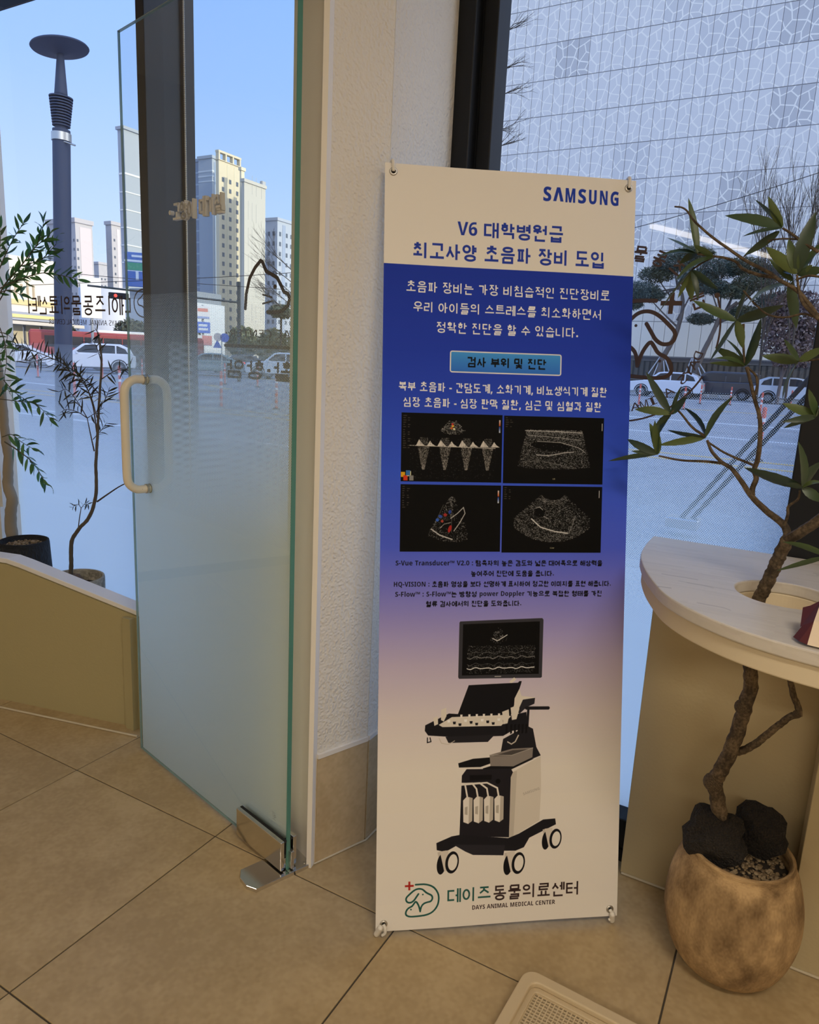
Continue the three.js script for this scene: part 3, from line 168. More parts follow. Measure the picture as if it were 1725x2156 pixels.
const OLIVE_LEAF = [[[-2.264,1.152,-1.703],[-2.215,1.169,-1.7],0.0054],[[-2.268,1.159,-1.703],[-2.334,1.141,-1.699],0.0073],[[-2.271,1.165,-1.703],[-2.199,1.178,-1.695],0.0049],[[-2.274,1.169,-1.703],[-2.349,1.19,-1.719],0.0069],[[-2.276,1.174,-1.703],[-2.195,1.212,-1.692],0.0073],[[-2.281,1.182,-1.703],[-2.325,1.168,-1.703],0.0054],[[-2.285,1.188,-1.703],[-2.243,1.217,-1.721],0.005],[[-2.287,1.192,-1.703],[-2.403,1.175,-1.728],0.0049],[[-2.29,1.197,-1.703],[-2.237,1.207,-1.699],0.0071],[[-2.293,1.202,-1.703],[-2.341,1.195,-1.695],0.0059],[[-2.295,1.207,-1.703],[-2.194,1.227,-1.674],0.0063],[[-2.3,1.215,-1.703],[-2.389,1.208,-1.733],0.0075],[[-2.309,1.22,-1.703],[-2.271,1.266,-1.712],0.0066],[[-2.318,1.225,-1.703],[-2.348,1.235,-1.677],0.0062],[[-2.328,1.23,-1.703],[-2.35,1.266,-1.703],0.0062],[[-2.338,1.235,-1.703],[-2.405,1.217,-1.702],0.0065],[[-2.347,1.24,-1.703],[-2.312,1.278,-1.681],0.0056],[[-2.356,1.245,-1.703],[-2.472,1.238,-1.72],0.0058],[[-2.364,1.249,-1.703],[-2.329,1.288,-1.717],0.0052],[[-2.373,1.254,-1.703],[-2.459,1.241,-1.726],0.0067],[[-2.383,1.259,-1.703],[-2.354,1.285,-1.704],0.0049],[[-2.392,1.263,-1.703],[-2.443,1.253,-1.7],0.005],[[-2.404,1.266,-1.703],[-2.409,1.297,-1.688],0.0053],[[-2.413,1.269,-1.703],[-2.43,1.23,-1.685],0.0071],[[-2.426,1.272,-1.703],[-2.466,1.303,-1.706],0.0054],[[-2.439,1.276,-1.703],[-2.562,1.247,-1.729],0.0058],[[-2.45,1.279,-1.703],[-2.39,1.321,-1.679],0.0054],[[-2.459,1.282,-1.703],[-2.517,1.274,-1.704],0.0067],[[-2.467,1.284,-1.703],[-2.427,1.326,-1.674],0.006],[[-2.48,1.287,-1.703],[-2.613,1.271,-1.732],0.005],[[-2.491,1.29,-1.703],[-2.478,1.335,-1.696],0.0055],[[-2.503,1.293,-1.703],[-2.551,1.267,-1.69],0.0054],[[-2.516,1.296,-1.703],[-2.522,1.353,-1.729],0.0058],[[-2.524,1.297,-1.703],[-2.57,1.286,-1.687],0.0049],[[-2.538,1.3,-1.703],[-2.481,1.356,-1.688],0.0051],[[-2.551,1.303,-1.703],[-2.57,1.275,-1.686],0.0055],[[-2.564,1.305,-1.703],[-2.569,1.345,-1.725],0.0069],[[-2.573,1.307,-1.703],[-2.69,1.294,-1.719],0.0053],[[-2.583,1.309,-1.703],[-2.588,1.344,-1.714],0.0047],[[-2.592,1.311,-1.703],[-2.629,1.267,-1.697],0.0072],[[-2.6,1.312,-1.703],[-2.645,1.355,-1.712],0.0074],[[-2.609,1.314,-1.703],[-2.614,1.263,-1.693],0.0073],[[-2.62,1.316,-1.703],[-2.624,1.354,-1.689],0.007],[[-2.632,1.318,-1.703],[-2.646,1.272,-1.687],0.0049],[[-2.647,1.32,-1.703],[-2.688,1.36,-1.725],0.0063],[[-2.656,1.322,-1.703],[-2.754,1.295,-1.721],0.0052],[[-2.664,1.323,-1.703],[-2.721,1.373,-1.719],0.0053],[[-2.673,1.325,-1.703],[-2.764,1.281,-1.722],0.007],[[-2.68,1.326,-1.703],[-2.688,1.349,-1.686],0.0047],[[-2.694,1.328,-1.703],[-2.798,1.313,-1.727],0.0069],[[-2.705,1.33,-1.703],[-2.661,1.378,-1.699],0.0059],[[-2.717,1.332,-1.703],[-2.818,1.284,-1.72],0.005],[[-2.219,1.14,-1.678],[-2.205,1.165,-1.707],0.0052],[[-2.223,1.148,-1.678],[-2.282,1.168,-1.679],0.005],[[-2.224,1.152,-1.678],[-2.231,1.2,-1.694],0.006],[[-2.227,1.159,-1.678],[-2.284,1.151,-1.682],0.0068],[[-2.23,1.167,-1.678],[-2.159,1.206,-1.661],0.0071],[[-2.235,1.173,-1.678],[-2.265,1.185,-1.668],0.0065],[[-2.24,1.178,-1.678],[-2.213,1.206,-1.684],0.0056],[[-2.247,1.184,-1.678],[-2.323,1.154,-1.702],0.0056],[[-2.255,1.191,-1.678],[-2.226,1.206,-1.688],0.0059],[[-2.263,1.198,-1.678],[-2.286,1.189,-1.65],0.0067],[[-2.27,1.205,-1.678],[-2.188,1.246,-1.667],0.0068],[[-2.276,1.211,-1.678],[-2.322,1.189,-1.651],0.0072],[[-2.283,1.217,-1.678],[-2.264,1.254,-1.685],0.0074],[[-2.29,1.223,-1.678],[-2.391,1.194,-1.702],0.0058],[[-2.297,1.227,-1.678],[-2.256,1.264,-1.686],0.006],[[-2.308,1.231,-1.678],[-2.39,1.203,-1.686],0.0058],[[-2.319,1.235,-1.678],[-2.313,1.279,-1.658],0.0075],[[-2.328,1.239,-1.678],[-2.38,1.203,-1.66],0.0071],[[-2.338,1.242,-1.678],[-2.404,1.287,-1.702],0.0066],[[-2.345,1.245,-1.678],[-2.394,1.206,-1.677],0.0059],[[-2.353,1.248,-1.678],[-2.265,1.283,-1.651],0.0049],[[-2.359,1.251,-1.678],[-2.378,1.249,-1.649],0.0049],[[-2.368,1.254,-1.678],[-2.352,1.287,-1.691],0.0051],[[-2.242,1.203,-1.688],[-2.217,1.236,-1.684],0.006],[[-2.251,1.208,-1.688],[-2.274,1.21,-1.665],0.0066],[[-2.26,1.213,-1.688],[-2.263,1.258,-1.695],0.0065],[[-2.27,1.219,-1.688],[-2.31,1.194,-1.676],0.006],[[-2.279,1.221,-1.688],[-2.329,1.257,-1.687],0.007],[[-2.287,1.224,-1.688],[-2.348,1.173,-1.704],0.0068],[[-2.294,1.225,-1.688],[-2.261,1.276,-1.674],0.0054],[[-2.303,1.228,-1.688],[-2.38,1.216,-1.682],0.0068],[[-2.312,1.23,-1.688],[-2.286,1.285,-1.661],0.0067],[[-2.323,1.233,-1.688],[-2.366,1.197,-1.698],0.0069],[[-2.334,1.236,-1.688],[-2.315,1.284,-1.694],0.0049],[[-2.346,1.24,-1.688],[-2.407,1.202,-1.699],0.007],[[-2.352,1.243,-1.688],[-2.372,1.285,-1.689],0.0068],[[-2.358,1.246,-1.688],[-2.392,1.213,-1.688],0.0046],[[-2.366,1.249,-1.688],[-2.375,1.304,-1.706],0.0049],[[-2.377,1.254,-1.688],[-2.417,1.216,-1.687],0.0071],[[-2.385,1.258,-1.688],[-2.4,1.299,-1.703],0.0053],[[-2.393,1.262,-1.688],[-2.434,1.268,-1.671],0.0071],[[-2.4,1.264,-1.688],[-2.361,1.318,-1.66],0.0054],[[-2.406,1.268,-1.688],[-2.434,1.237,-1.678],0.0073],[[-2.413,1.271,-1.688],[-2.457,1.315,-1.713],0.006],[[-2.168,1.238,-1.701],[-2.116,1.207,-1.696],0.0069],[[-2.161,1.241,-1.701],[-2.162,1.274,-1.721],0.0072],[[-2.15,1.246,-1.701],[-2.096,1.216,-1.68],0.0073],[[-2.138,1.251,-1.701],[-2.197,1.293,-1.73],0.0055],[[-2.13,1.253,-1.701],[-2.052,1.229,-1.676],0.0053],[[-2.117,1.257,-1.701],[-2.086,1.298,-1.712],0.0062],[[-2.107,1.26,-1.701],[-2.031,1.262,-1.692],0.0053],[[-2.1,1.263,-1.701],[-2.122,1.297,-1.721],0.0052],[[-2.09,1.266,-1.701],[-2.073,1.245,-1.724],0.0052],[[-2.079,1.267,-1.701],[-2.014,1.286,-1.682],0.0061],[[-2.071,1.265,-1.701],[-2.131,1.226,-1.722],0.0059],[[-2.063,1.264,-1.701],[-2.062,1.308,-1.727],0.0049],[[-2.196,1.306,-1.695],[-2.193,1.344,-1.716],0.0059],[[-2.199,1.313,-1.695],[-2.258,1.293,-1.69],0.0046],[[-2.202,1.319,-1.695],[-2.163,1.352,-1.706],0.0073],[[-2.205,1.327,-1.695],[-2.254,1.319,-1.667],0.0049],[[-2.21,1.335,-1.695],[-2.205,1.372,-1.723],0.0047],[[-2.216,1.342,-1.695],[-2.262,1.353,-1.668],0.0061],[[-2.22,1.348,-1.695],[-2.152,1.381,-1.676],0.0075],[[-2.224,1.354,-1.695],[-2.317,1.359,-1.72],0.005],[[-2.228,1.358,-1.695],[-2.179,1.379,-1.689],0.0074],[[-2.145,1.387,-1.65],[-2.161,1.423,-1.671],0.005],[[-2.149,1.392,-1.65],[-2.237,1.374,-1.667],0.0047],[[-2.153,1.396,-1.65],[-2.172,1.437,-1.68],0.0048],[[-2.222,1.137,-1.719],[-2.186,1.166,-1.744],0.0067],[[-2.218,1.141,-1.719],[-2.281,1.162,-1.729],0.0051],[[-2.21,1.149,-1.719],[-2.156,1.154,-1.73],0.005],[[-2.204,1.155,-1.719],[-2.2,1.202,-1.7],0.0068],[[-2.2,1.16,-1.719],[-2.125,1.185,-1.721],0.0062],[[-2.197,1.165,-1.719],[-2.273,1.181,-1.736],0.0059],[[-2.194,1.171,-1.719],[-2.144,1.187,-1.723],0.0055],[[-2.191,1.176,-1.719],[-2.259,1.19,-1.726],0.0064],[[-2.188,1.181,-1.719],[-2.136,1.2,-1.72],0.0071],[[-2.183,1.187,-1.719],[-2.195,1.225,-1.703],0.0055],[[-2.179,1.195,-1.719],[-2.169,1.205,-1.745],0.0047],[[-2.343,1.09,-1.72],[-2.333,1.141,-1.723],0.0067],[[-2.351,1.093,-1.72],[-2.431,1.084,-1.717],0.0052],[[-2.359,1.095,-1.72],[-2.316,1.129,-1.699],0.0048],[[-2.374,1.096,-1.72],[-2.429,1.066,-1.733],0.0057],[[-2.386,1.097,-1.72],[-2.395,1.151,-1.737],0.0062],[[-2.399,1.099,-1.72],[-2.503,1.07,-1.735],0.0063],[[-2.41,1.099,-1.72],[-2.457,1.15,-1.742],0.0053],[[-2.425,1.101,-1.72],[-2.502,1.046,-1.736],0.0055],[[-2.437,1.097,-1.72],[-2.511,1.128,-1.746],0.0058],[[-2.45,1.092,-1.72],[-2.438,1.063,-1.726],0.0072],[[-2.29,1.114,-1.684],[-2.29,1.157,-1.689],0.006],[[-2.295,1.12,-1.684],[-2.368,1.143,-1.688],0.0051],[[-2.301,1.127,-1.684],[-2.279,1.159,-1.68],0.0046],[[-2.308,1.134,-1.684],[-2.328,1.129,-1.658],0.0062],[[-2.311,1.138,-1.684],[-2.293,1.16,-1.698],0.0062],[[-2.317,1.144,-1.684],[-2.413,1.105,-1.704],0.0061],[[-2.321,1.148,-1.684],[-2.273,1.186,-1.675],0.0047],[[-2.329,1.153,-1.684],[-2.363,1.146,-1.675],0.0074],[[-2.338,1.158,-1.684],[-2.286,1.181,-1.676],0.0062],[[-2.345,1.163,-1.684],[-2.433,1.13,-1.709],0.0064],[[-2.355,1.169,-1.684],[-2.375,1.214,-1.706],0.0074],[[-2.365,1.175,-1.684],[-2.396,1.192,-1.659],0.006],[[-2.37,1.178,-1.684],[-2.416,1.213,-1.694],0.0047],[[-2.379,1.176,-1.684],[-2.364,1.135,-1.683],0.0064],[[-2.389,1.173,-1.684],[-2.464,1.213,-1.713],0.0064],[[-2.397,1.171,-1.684],[-2.39,1.117,-1.665],0.0054],[[-2.411,1.167,-1.684],[-2.464,1.177,-1.669],0.0046],[[-2.248,1.093,-1.692],[-2.233,1.063,-1.694],0.0072],[[-2.241,1.097,-1.692],[-2.251,1.14,-1.674],0.0055],[[-2.23,1.102,-1.692],[-2.151,1.109,-1.673],0.0048],[[-2.221,1.107,-1.692],[-2.168,1.155,-1.683],0.0049],[[-2.209,1.113,-1.692],[-2.187,1.084,-1.717],0.007],[[-2.198,1.118,-1.692],[-2.171,1.151,-1.675],0.0052],[[-2.187,1.123,-1.692],[-2.143,1.105,-1.695],0.0053],[[-2.462,1.285,-1.66],[-2.49,1.311,-1.649],0.0074],[[-2.471,1.283,-1.66],[-2.476,1.228,-1.657],0.0052],[[-2.479,1.281,-1.66],[-2.557,1.316,-1.686],0.0048],[[-2.489,1.278,-1.66],[-2.516,1.235,-1.673],0.0052],[[-2.501,1.275,-1.66],[-2.533,1.308,-1.663],0.0066],[[-2.511,1.272,-1.66],[-2.527,1.243,-1.675],0.0062],[[-2.52,1.27,-1.66],[-2.592,1.271,-1.657],0.0065],[[-2.534,1.266,-1.66],[-2.546,1.215,-1.639],0.0074],[[-2.544,1.264,-1.66],[-2.66,1.266,-1.679],0.0047],[[-2.591,1.312,-1.677],[-2.592,1.34,-1.664],0.0052],[[-2.603,1.31,-1.677],[-2.628,1.269,-1.686],0.007],[[-2.617,1.308,-1.677],[-2.599,1.338,-1.661],0.0051],[[-2.628,1.307,-1.677],[-2.633,1.254,-1.669],0.006],[[-2.64,1.305,-1.677],[-2.681,1.335,-1.685],0.0058],[[-2.649,1.304,-1.677],[-2.739,1.255,-1.707],0.0055],[[-2.293,0.76,-1.659],[-2.261,0.794,-1.633],0.0045],[[-2.295,0.762,-1.659],[-2.315,0.759,-1.656],0.0034],[[-2.298,0.764,-1.659],[-2.312,0.784,-1.668],0.0049],[[-2.303,0.763,-1.659],[-2.304,0.745,-1.644],0.0037],[[-2.309,0.76,-1.659],[-2.32,0.761,-1.647],0.0048],[[-2.315,0.758,-1.659],[-2.28,0.743,-1.632],0.0051],[[-2.32,0.756,-1.659],[-2.349,0.764,-1.657],0.0033],[[-2.326,0.753,-1.659],[-2.347,0.733,-1.668],0.0032],[[-2.332,0.75,-1.659],[-2.314,0.759,-1.631],0.0038],[[-2.341,0.744,-1.707],[-2.281,0.755,-1.693],0.0039],[[-2.336,0.748,-1.707],[-2.366,0.763,-1.712],0.004],[[-2.331,0.752,-1.707],[-2.294,0.755,-1.7],0.0046],[[-2.327,0.755,-1.707],[-2.34,0.777,-1.726],0.0044],[[-2.324,0.758,-1.707],[-2.307,0.766,-1.712],0.0032],[[-2.321,0.758,-1.707],[-2.334,0.765,-1.734],0.0038],[[-2.317,0.757,-1.707],[-2.3,0.738,-1.684],0.005],[[-2.312,0.757,-1.707],[-2.302,0.763,-1.724],0.0051],[[-2.308,0.756,-1.707],[-2.339,0.726,-1.731],0.0047],[[-2.365,1.275,-1.677],[-2.354,1.32,-1.701],0.0052],[[-2.372,1.281,-1.677],[-2.408,1.299,-1.665],0.0049],[[-2.377,1.286,-1.677],[-2.354,1.313,-1.689],0.006],[[-2.387,1.292,-1.677],[-2.47,1.269,-1.679],0.0048],[[-2.398,1.297,-1.677],[-2.385,1.33,-1.673],0.0058],[[-2.403,1.3,-1.677],[-2.465,1.296,-1.683],0.0055],[[-2.282,1.016,-1.736],[-2.245,1.021,-1.743],0.0056],[[-2.275,1.021,-1.736],[-2.239,1.064,-1.716],0.0072],[[-2.267,1.028,-1.736],[-2.181,1.026,-1.709],0.0046],[[-2.259,1.034,-1.736],[-2.246,1.078,-1.71],0.0063],[[-2.254,1.038,-1.736],[-2.223,1.055,-1.765],0.0057],[[-2.245,1.046,-1.736],[-2.276,1.099,-1.738],0.0055],[[-2.241,1.051,-1.736],[-2.162,1.057,-1.723],0.0063],[[-2.232,1.059,-1.736],[-2.283,1.093,-1.759],0.0067],[[-2.226,1.065,-1.736],[-2.151,1.068,-1.733],0.0051]];

// ------------------------------------------------------------------ materials
const plasterBump = noiseTex(512, [[128, 1], [80, .8]], (v) => grey((v - .25) * 2), false);
const fineBump = noiseTex(256, [[128, 1], [64, .6]], (v) => grey(v), false);
const tileTex = noiseTex(512, [[5, .8], [14, .7], [48, .5], [160, .7]], mixc([196, 178, 146], [222, 206, 176]));
const speck = noiseTex(256, [[128, 1], [32, .5]], mixc([205, 198, 184], [235, 228, 215]));
const M = {
  plaster: std([.78, .74, .66], .92, { bumpMap: plasterBump, bumpScale: .0018 }),
  paint: std([.68, .63, .54], .8), paintWhite: std([.80, .79, .75], .75), ceiling: std([.85, .83, .78], .9),
  trim: std([.86, .82, .75], .55), tile: std([.70, .63, .50], .5, { map: tileTex, bumpMap: fineBump, bumpScale: .0003 }), grout: std([.075, .062, .045], .95),
  baseTile: std([.86, .80, .70], .55, { map: tileTex }), capTrim: std([.82, .78, .72], .35), sealant: std([.74, .68, .58], .7), footLine: std([.56, .49, .36], .8),
  frame: phys([.008, .009, .011], .5, { specularIntensity: .6 }), frameBrown: phys([.020, .021, .024], .5), gasket: std([.01, .01, .01], .8),
  pane: phys([.95, .98, .98], 0, { transmission: 1, thickness: 0, ior: 1.5 }), doorPane: phys([.87, .94, .925], 0, { transmission: 1, thickness: 0, ior: 1.5 }),
  glassEdge: phys([.16, .42, .35], .15, { transmission: .4, thickness: 0 }), glassRim: phys([.45, .58, .56], .2, { transmission: .6, thickness: 0 }), steel: phys([.72, .70, .66], .16, { metalness: 1 }), steelDull: phys([.6, .58, .54], .35, { metalness: 1 }), brass: phys([.55, .48, .36], .3, { metalness: 1 }),
  handle: phys([.78, .71, .56], .35, { clearcoat: .3 }), acrylic: std([.62, .62, .60], .5), parapet: std([.42, .36, .185], .85, { bumpMap: fineBump, bumpScale: .0004 }), ledge: std([.80, .79, .77], .6),
  panel: std([.50, .41, .24], .8, { bumpMap: fineBump, bumpScale: .0004 }), bark: std([.105, .088, .066], .9), barkPale: std([.30, .255, .19], .92), barkDark: std([.075, .058, .042], .9),
  black: std([.012, .012, .013], .7), plastic: std([.80, .77, .70], .45), tray: phys([.62, .50, .32], .45), vinyl: std([.055, .028, .022], .6, { transparent: true }),
  soil: std([.03, .022, .016], 1), concrete: std([.36, .34, .30], .95, { map: speck }), rim: std([.60, .55, .46], .8),
};
M.plaster.bumpMap.repeat.set(1, 1);

// ------------------------------------------------------------------ the room
const glassZ = -1.92;
{ // floor: large square tiles with open joints
  const floor = structure('floor', 'beige stone-look floor of large square tiles', 'floor', span(-3.9, 2.7, -.2, -.003, -1.99, 7.1), M.grout);
  const variants = [0, 1, 2, 3].map((k) => { const s = new THREE.Shape([[-.298, -.298], [.298, -.298], [.298, .298], [-.298, .298]].map((p) => new THREE.Vector2(...p))); const g = new THREE.ExtrudeGeometry(s, { depth: .006, bevelEnabled: true, bevelThickness: .001, bevelSize: .001, bevelOffset: -.001, bevelSegments: 1 }).rotateX(-Math.PI / 2).translate(0, -.007, 0); return metric(g, 1.3, k * .37, k * .61); });
  for (let i = -3; i < 8; i++) for (let j = -1; j < 14; j++) {
    const x = -1.895 + .6 * i + .3, z = -1.316 + .6 * j + .3; if (x > 2.7 || x < -3.7 || z > 7 || z < -1.7) continue;
    const t = mesh('tile', variants[(i * 5 + j * 3 + 40) % 4], M.tile, floor); t.position.set(x, 0, z);
  }
}
structure('ceiling', 'plain cream painted ceiling', 'ceiling', span(-3.9, 2.7, CEILING, CEILING + .2, -2.05, 7.1), M.ceiling);
structure('wall_left', 'cream side wall of the lobby', 'wall', span(-4.1, -3.9, -.2, CEILING + .2, -2.05, 7.1), M.paint);
structure('wall_right', 'cream side wall right of the counter', 'wall', span(2.7, 2.9, -.2, CEILING + .2, -2.05, 7.1), M.paint);
structure('wall_back', 'cream rear wall of the lobby', 'wall', span(-4.1, 2.9, -.2, CEILING + .2, 7.1, 7.3), M.paint);
{ // window side: solid parts
  structure('wall_front', 'white wall end beside the left shop window', 'wall', [span(-3.9, -3.07, -.2, CEILING, -1.94, -1.84), span(-3.9, -3.066, .25, .62, -1.93, -1.825)], M.paintWhite);
  structure('trim_1', 'dark top rail above the shop windows', 'window rail', [span(-3.9, 2.7, 2.655, CEILING, -2.0, -1.85), span(-3.9, -.94, -.2, .12, -2.0, -1.86)], M.frame);
  structure('wall_front_right', 'cream wall beyond the right window', 'wall', span(.30, 2.7, -.2, 2.66, -2.0, -1.85), M.paint);
}
{ // plastered pier between door and window
  const pts = [[-1.003, -1.364], [-.939, -1.53], [-.939, -1.99], [-1.32, -1.99], [-1.129, -1.413]];
  const pier = structure('wall_pier', 'rough plastered pier with bevelled front between glass door and window', 'pier');
  const n = V(.931, 0, .365); // outward from the bevelled face
  const inset = [[-1.004, -1.366], [-.941, -1.53], [-.941, -1.985], [-1.32, -1.985], [-1.129, -1.413]];
  mesh('core', metric(poly(inset, CEILING, 0), .55), M.paint, pier);
  // plaster skins on the two visible faces, above the tiled base
  const q = (a, b, t) => [a[0] + (b[0] - a[0]) * t, a[1] + (b[1] - a[1]) * t];
  const f0 = q(pts[0], pts[1], .09);
  const face = (a, b, y0, y1, th, nx, nz) => poly([[a[0], a[1]], [b[0], b[1]], [b[0] + nx * th, b[1] + nz * th], [a[0] + nx * th, a[1] + nz * th]].reverse(), y1 - y0, y0);
  const skin = (a, b, nx, nz) => { const g = clean(face(a, b, .325, CEILING, .004, nx, nz)), p = g.attributes.position, uv = g.attributes.uv; const dx = b[0] - a[0], dz = b[1] - a[1], L = Math.hypot(dx, dz); for (let i = 0; i < p.count; i++) uv.setXY(i, ((p.getX(i) - a[0]) * dx + (p.getZ(i) - a[1]) * dz) / L / .55, p.getY(i) / .55); return g; };
  mesh('plaster', skin(f0, pts[1], n.x, n.z), M.plaster, pier);
  mesh('plaster', skin(pts[1], [-.939, -1.86], 1, 0), M.plaster, pier);
  mesh('base_tile', metric(face(f0, pts[1], .004, .312, .008, n.x, n.z), 1.3), M.baseTile, pier);
  mesh('base_tile', metric(face([-.939, -1.533], [-.939, -1.86], .004, .312, .008, 1, 0), 1.3), M.baseTile, pier);
  mesh('cap_trim', [face(f0, pts[1], .313, .325, .011, n.x, n.z), face([-.939, -1.531], [-.939, -1.86], .313, .325, .011, 1, 0)], M.capTrim, pier);
  mesh('corner_bead', poly([[-1.010, -1.362], [-1.002, -1.352], [-.990, -1.356], [-.995, -1.384], [-1.003, -1.384]], CEILING, 0, .001), M.trim, pier);
  mesh('sealant_line', [rod(V(-.992, .003, -1.372), V(-.928, .003, -1.531), .003, 6), rod(V(-.928, .003, -1.531), V(-.928, .003, -1.86), .003, 6)], M.footLine, pier);
}
structure('trim_2', 'lintel above the glass door', 'lintel', poly([[-1.003, -1.364], [-1.129, -1.413], [-1.50, -.468], [-1.374, -.419]], CEILING - 2.25, 2.25), M.paint);

// dot film: coverage grows downwards from single dots to a closed sheet; x repeats every pitch
const PITCH = .0058;
function filmTexture(span_, curve) {
  const w = 16, h = 2048, d = new Uint8Array(w * h * 4), row = span_ / h, s = PITCH / w;
  for (let j = 0; j < h; j++) { const y = j * row, c = curve((j + .5) / h);
    for (let i = 0; i < w; i++) { const x = i * s; const k = (Math.cos(2 * Math.PI * x / PITCH) * Math.cos(2 * Math.PI * y / (PITCH * 1.15))); const v = .5 + .5 * Math.sign(k) * Math.pow(Math.abs(k), .75); const a = Math.max(0, Math.min(1, (c - (1 - v)) * 7 + .5)); const o = (j * w + i) * 4; d[o] = d[o + 1] = d[o + 2] = c >= 1 ? 255 : c <= 0 ? 0 : a * 255; d[o + 3] = 255; } }
  const t = new THREE.DataTexture(d, w, h); t.wrapS = THREE.RepeatWrapping; t.wrapT = THREE.ClampToEdgeWrapping; t.magFilter = THREE.LinearFilter; t.needsUpdate = true; return t;
}
function filmSheet(x0, x1, y0, y1, ySolid, z, color, through, parent, curve) { // v = 0 at ySolid, 1 at y1; solid sheet below
  const m = phys(color, 1, { transmission: through, thickness: 0, transparent: true, alphaMap: filmTexture(y1 - ySolid, curve), specularIntensity: .2 });
  m.alphaMap.repeat.set((x1 - x0) / PITCH, 1);
  const g = new THREE.PlaneGeometry(x1 - x0, y1 - ySolid).translate((x0 + x1) / 2, (ySolid + y1) / 2, z);
  mesh('dot_film', g, m, parent);
  mesh('frosted_film', new THREE.PlaneGeometry(x1 - x0, ySolid - y0).translate((x0 + x1) / 2, (ySolid + y0) / 2, z), phys(color, 1, { transmission: through, thickness: 0, specularIntensity: .2 }), parent);
}
const ramp = (v) => { const t = 1 - v; return t < .08 ? 0 : Math.min(1, .10 + Math.pow((t - .08) / .84, .9) * .92); };
function window_(name, label, x0, x1, y0, y1, frames, filmTop, filmSolid) {
  const w = structure(name, label, 'window');
  mesh('glass', new THREE.PlaneGeometry(x1 - x0, y1 - y0).translate((x0 + x1) / 2, (y0 + y1) / 2, glassZ), M.pane, w);
  for (const f of frames) mesh('frame', f, M.frame, w);
  filmSheet(x0, x1, y0, filmTop, filmSolid, glassZ + .004, [.86, .98, 1], .92, w, ramp);
  return w;
}
const win1 = window_('window_1', 'left shop window with mirrored lettering above a frosted film', -3.08, -2.13, .12, 2.66, [
  [rbox(.040, 2.56, .19, .003, -2.117, 1.385, -1.935), box(.014, 2.56, .05, -2.092, 1.385, -2.025)],
], 1.40, .62);
const win2 = window_('window_2', 'glazing behind the glass door with a cat decal', -2.098, -1.30, .12, 2.66, [[rbox(.04, 2.56, .1, .003, -1.31, 1.385, -1.93)]], 1.43, .64);
const win3 = window_('window_3', 'tall right window with black frame facing the panelled building', -.845, -.015, .12, 2.66, [
  [rbox(.058, 2.66, .12, .004, -.915, 1.33, -1.90), box(.008, 2.66, .07, -.884, 1.33, -1.92)], [rbox(.042, 2.66, .08, .004, -.861, 1.33, -1.92)],
  [rbox(.32, 2.66, .14, .004, .145, 1.33, -1.92)], [span(-.84, -.015, -.02, .035, -1.99, -1.845), rbox(.825, .09, .12, .004, -.428, .08, -1.91)],
], 1.36, .60);
for (const m of win1.children) if (m.name === 'frame') m.material = M.frameBrown;
{ // white ball chain of a blind beside the dark mullion
  const beads = []; for (let y = .35; y < 2.5; y += .0066) beads.push(new THREE.IcosahedronGeometry(.0034, 1).translate(-1.972, y, -1.895)); beads.push(rod(V(-1.972, .35, -1.895), V(-1.972, 2.5, -1.895), .0009, 5));
  tag(mesh('blind_chain', beads, M.plastic, scene), 'thin white ball chain hanging along the dark mullion', 'chain');
}

// vinyl lettering, read from the street: mirrored from inside
function decal(name, parent, x0, x1, y0, y1, res, draw, z = glassZ + .007) {
  const W = Math.min(2048, Math.round((x1 - x0) * res)), H = Math.min(2048, Math.round((y1 - y0) * res)), [c, ctx] = canvas(W, H);
  ctx.fillStyle = '#000'; ctx.fillRect(0, 0, W, H); ctx.translate(W, 0); ctx.scale(-W / (x1 - x0), H / (y1 - y0)); ctx.fillStyle = ctx.strokeStyle = '#fff';
  draw(ctx, (X) => x1 - X, (Y) => y1 - Y);
  const m = M.vinyl.clone(); m.alphaMap = ctex(c, { data: true, clamp: true });
  return mesh(name, new THREE.PlaneGeometry(x1 - x0, y1 - y0).translate((x0 + x1) / 2, (y0 + y1) / 2, z), m, parent);
}
function big(ctx, str, x0, x1, base, size, weight, bold) { ctx.save(); ctx.translate(x0, base); const k = size / 100; ctx.scale(k, k); write(ctx, str, 0, (x1 - x0) / k, 0, 100, weight, bold); ctx.restore(); }
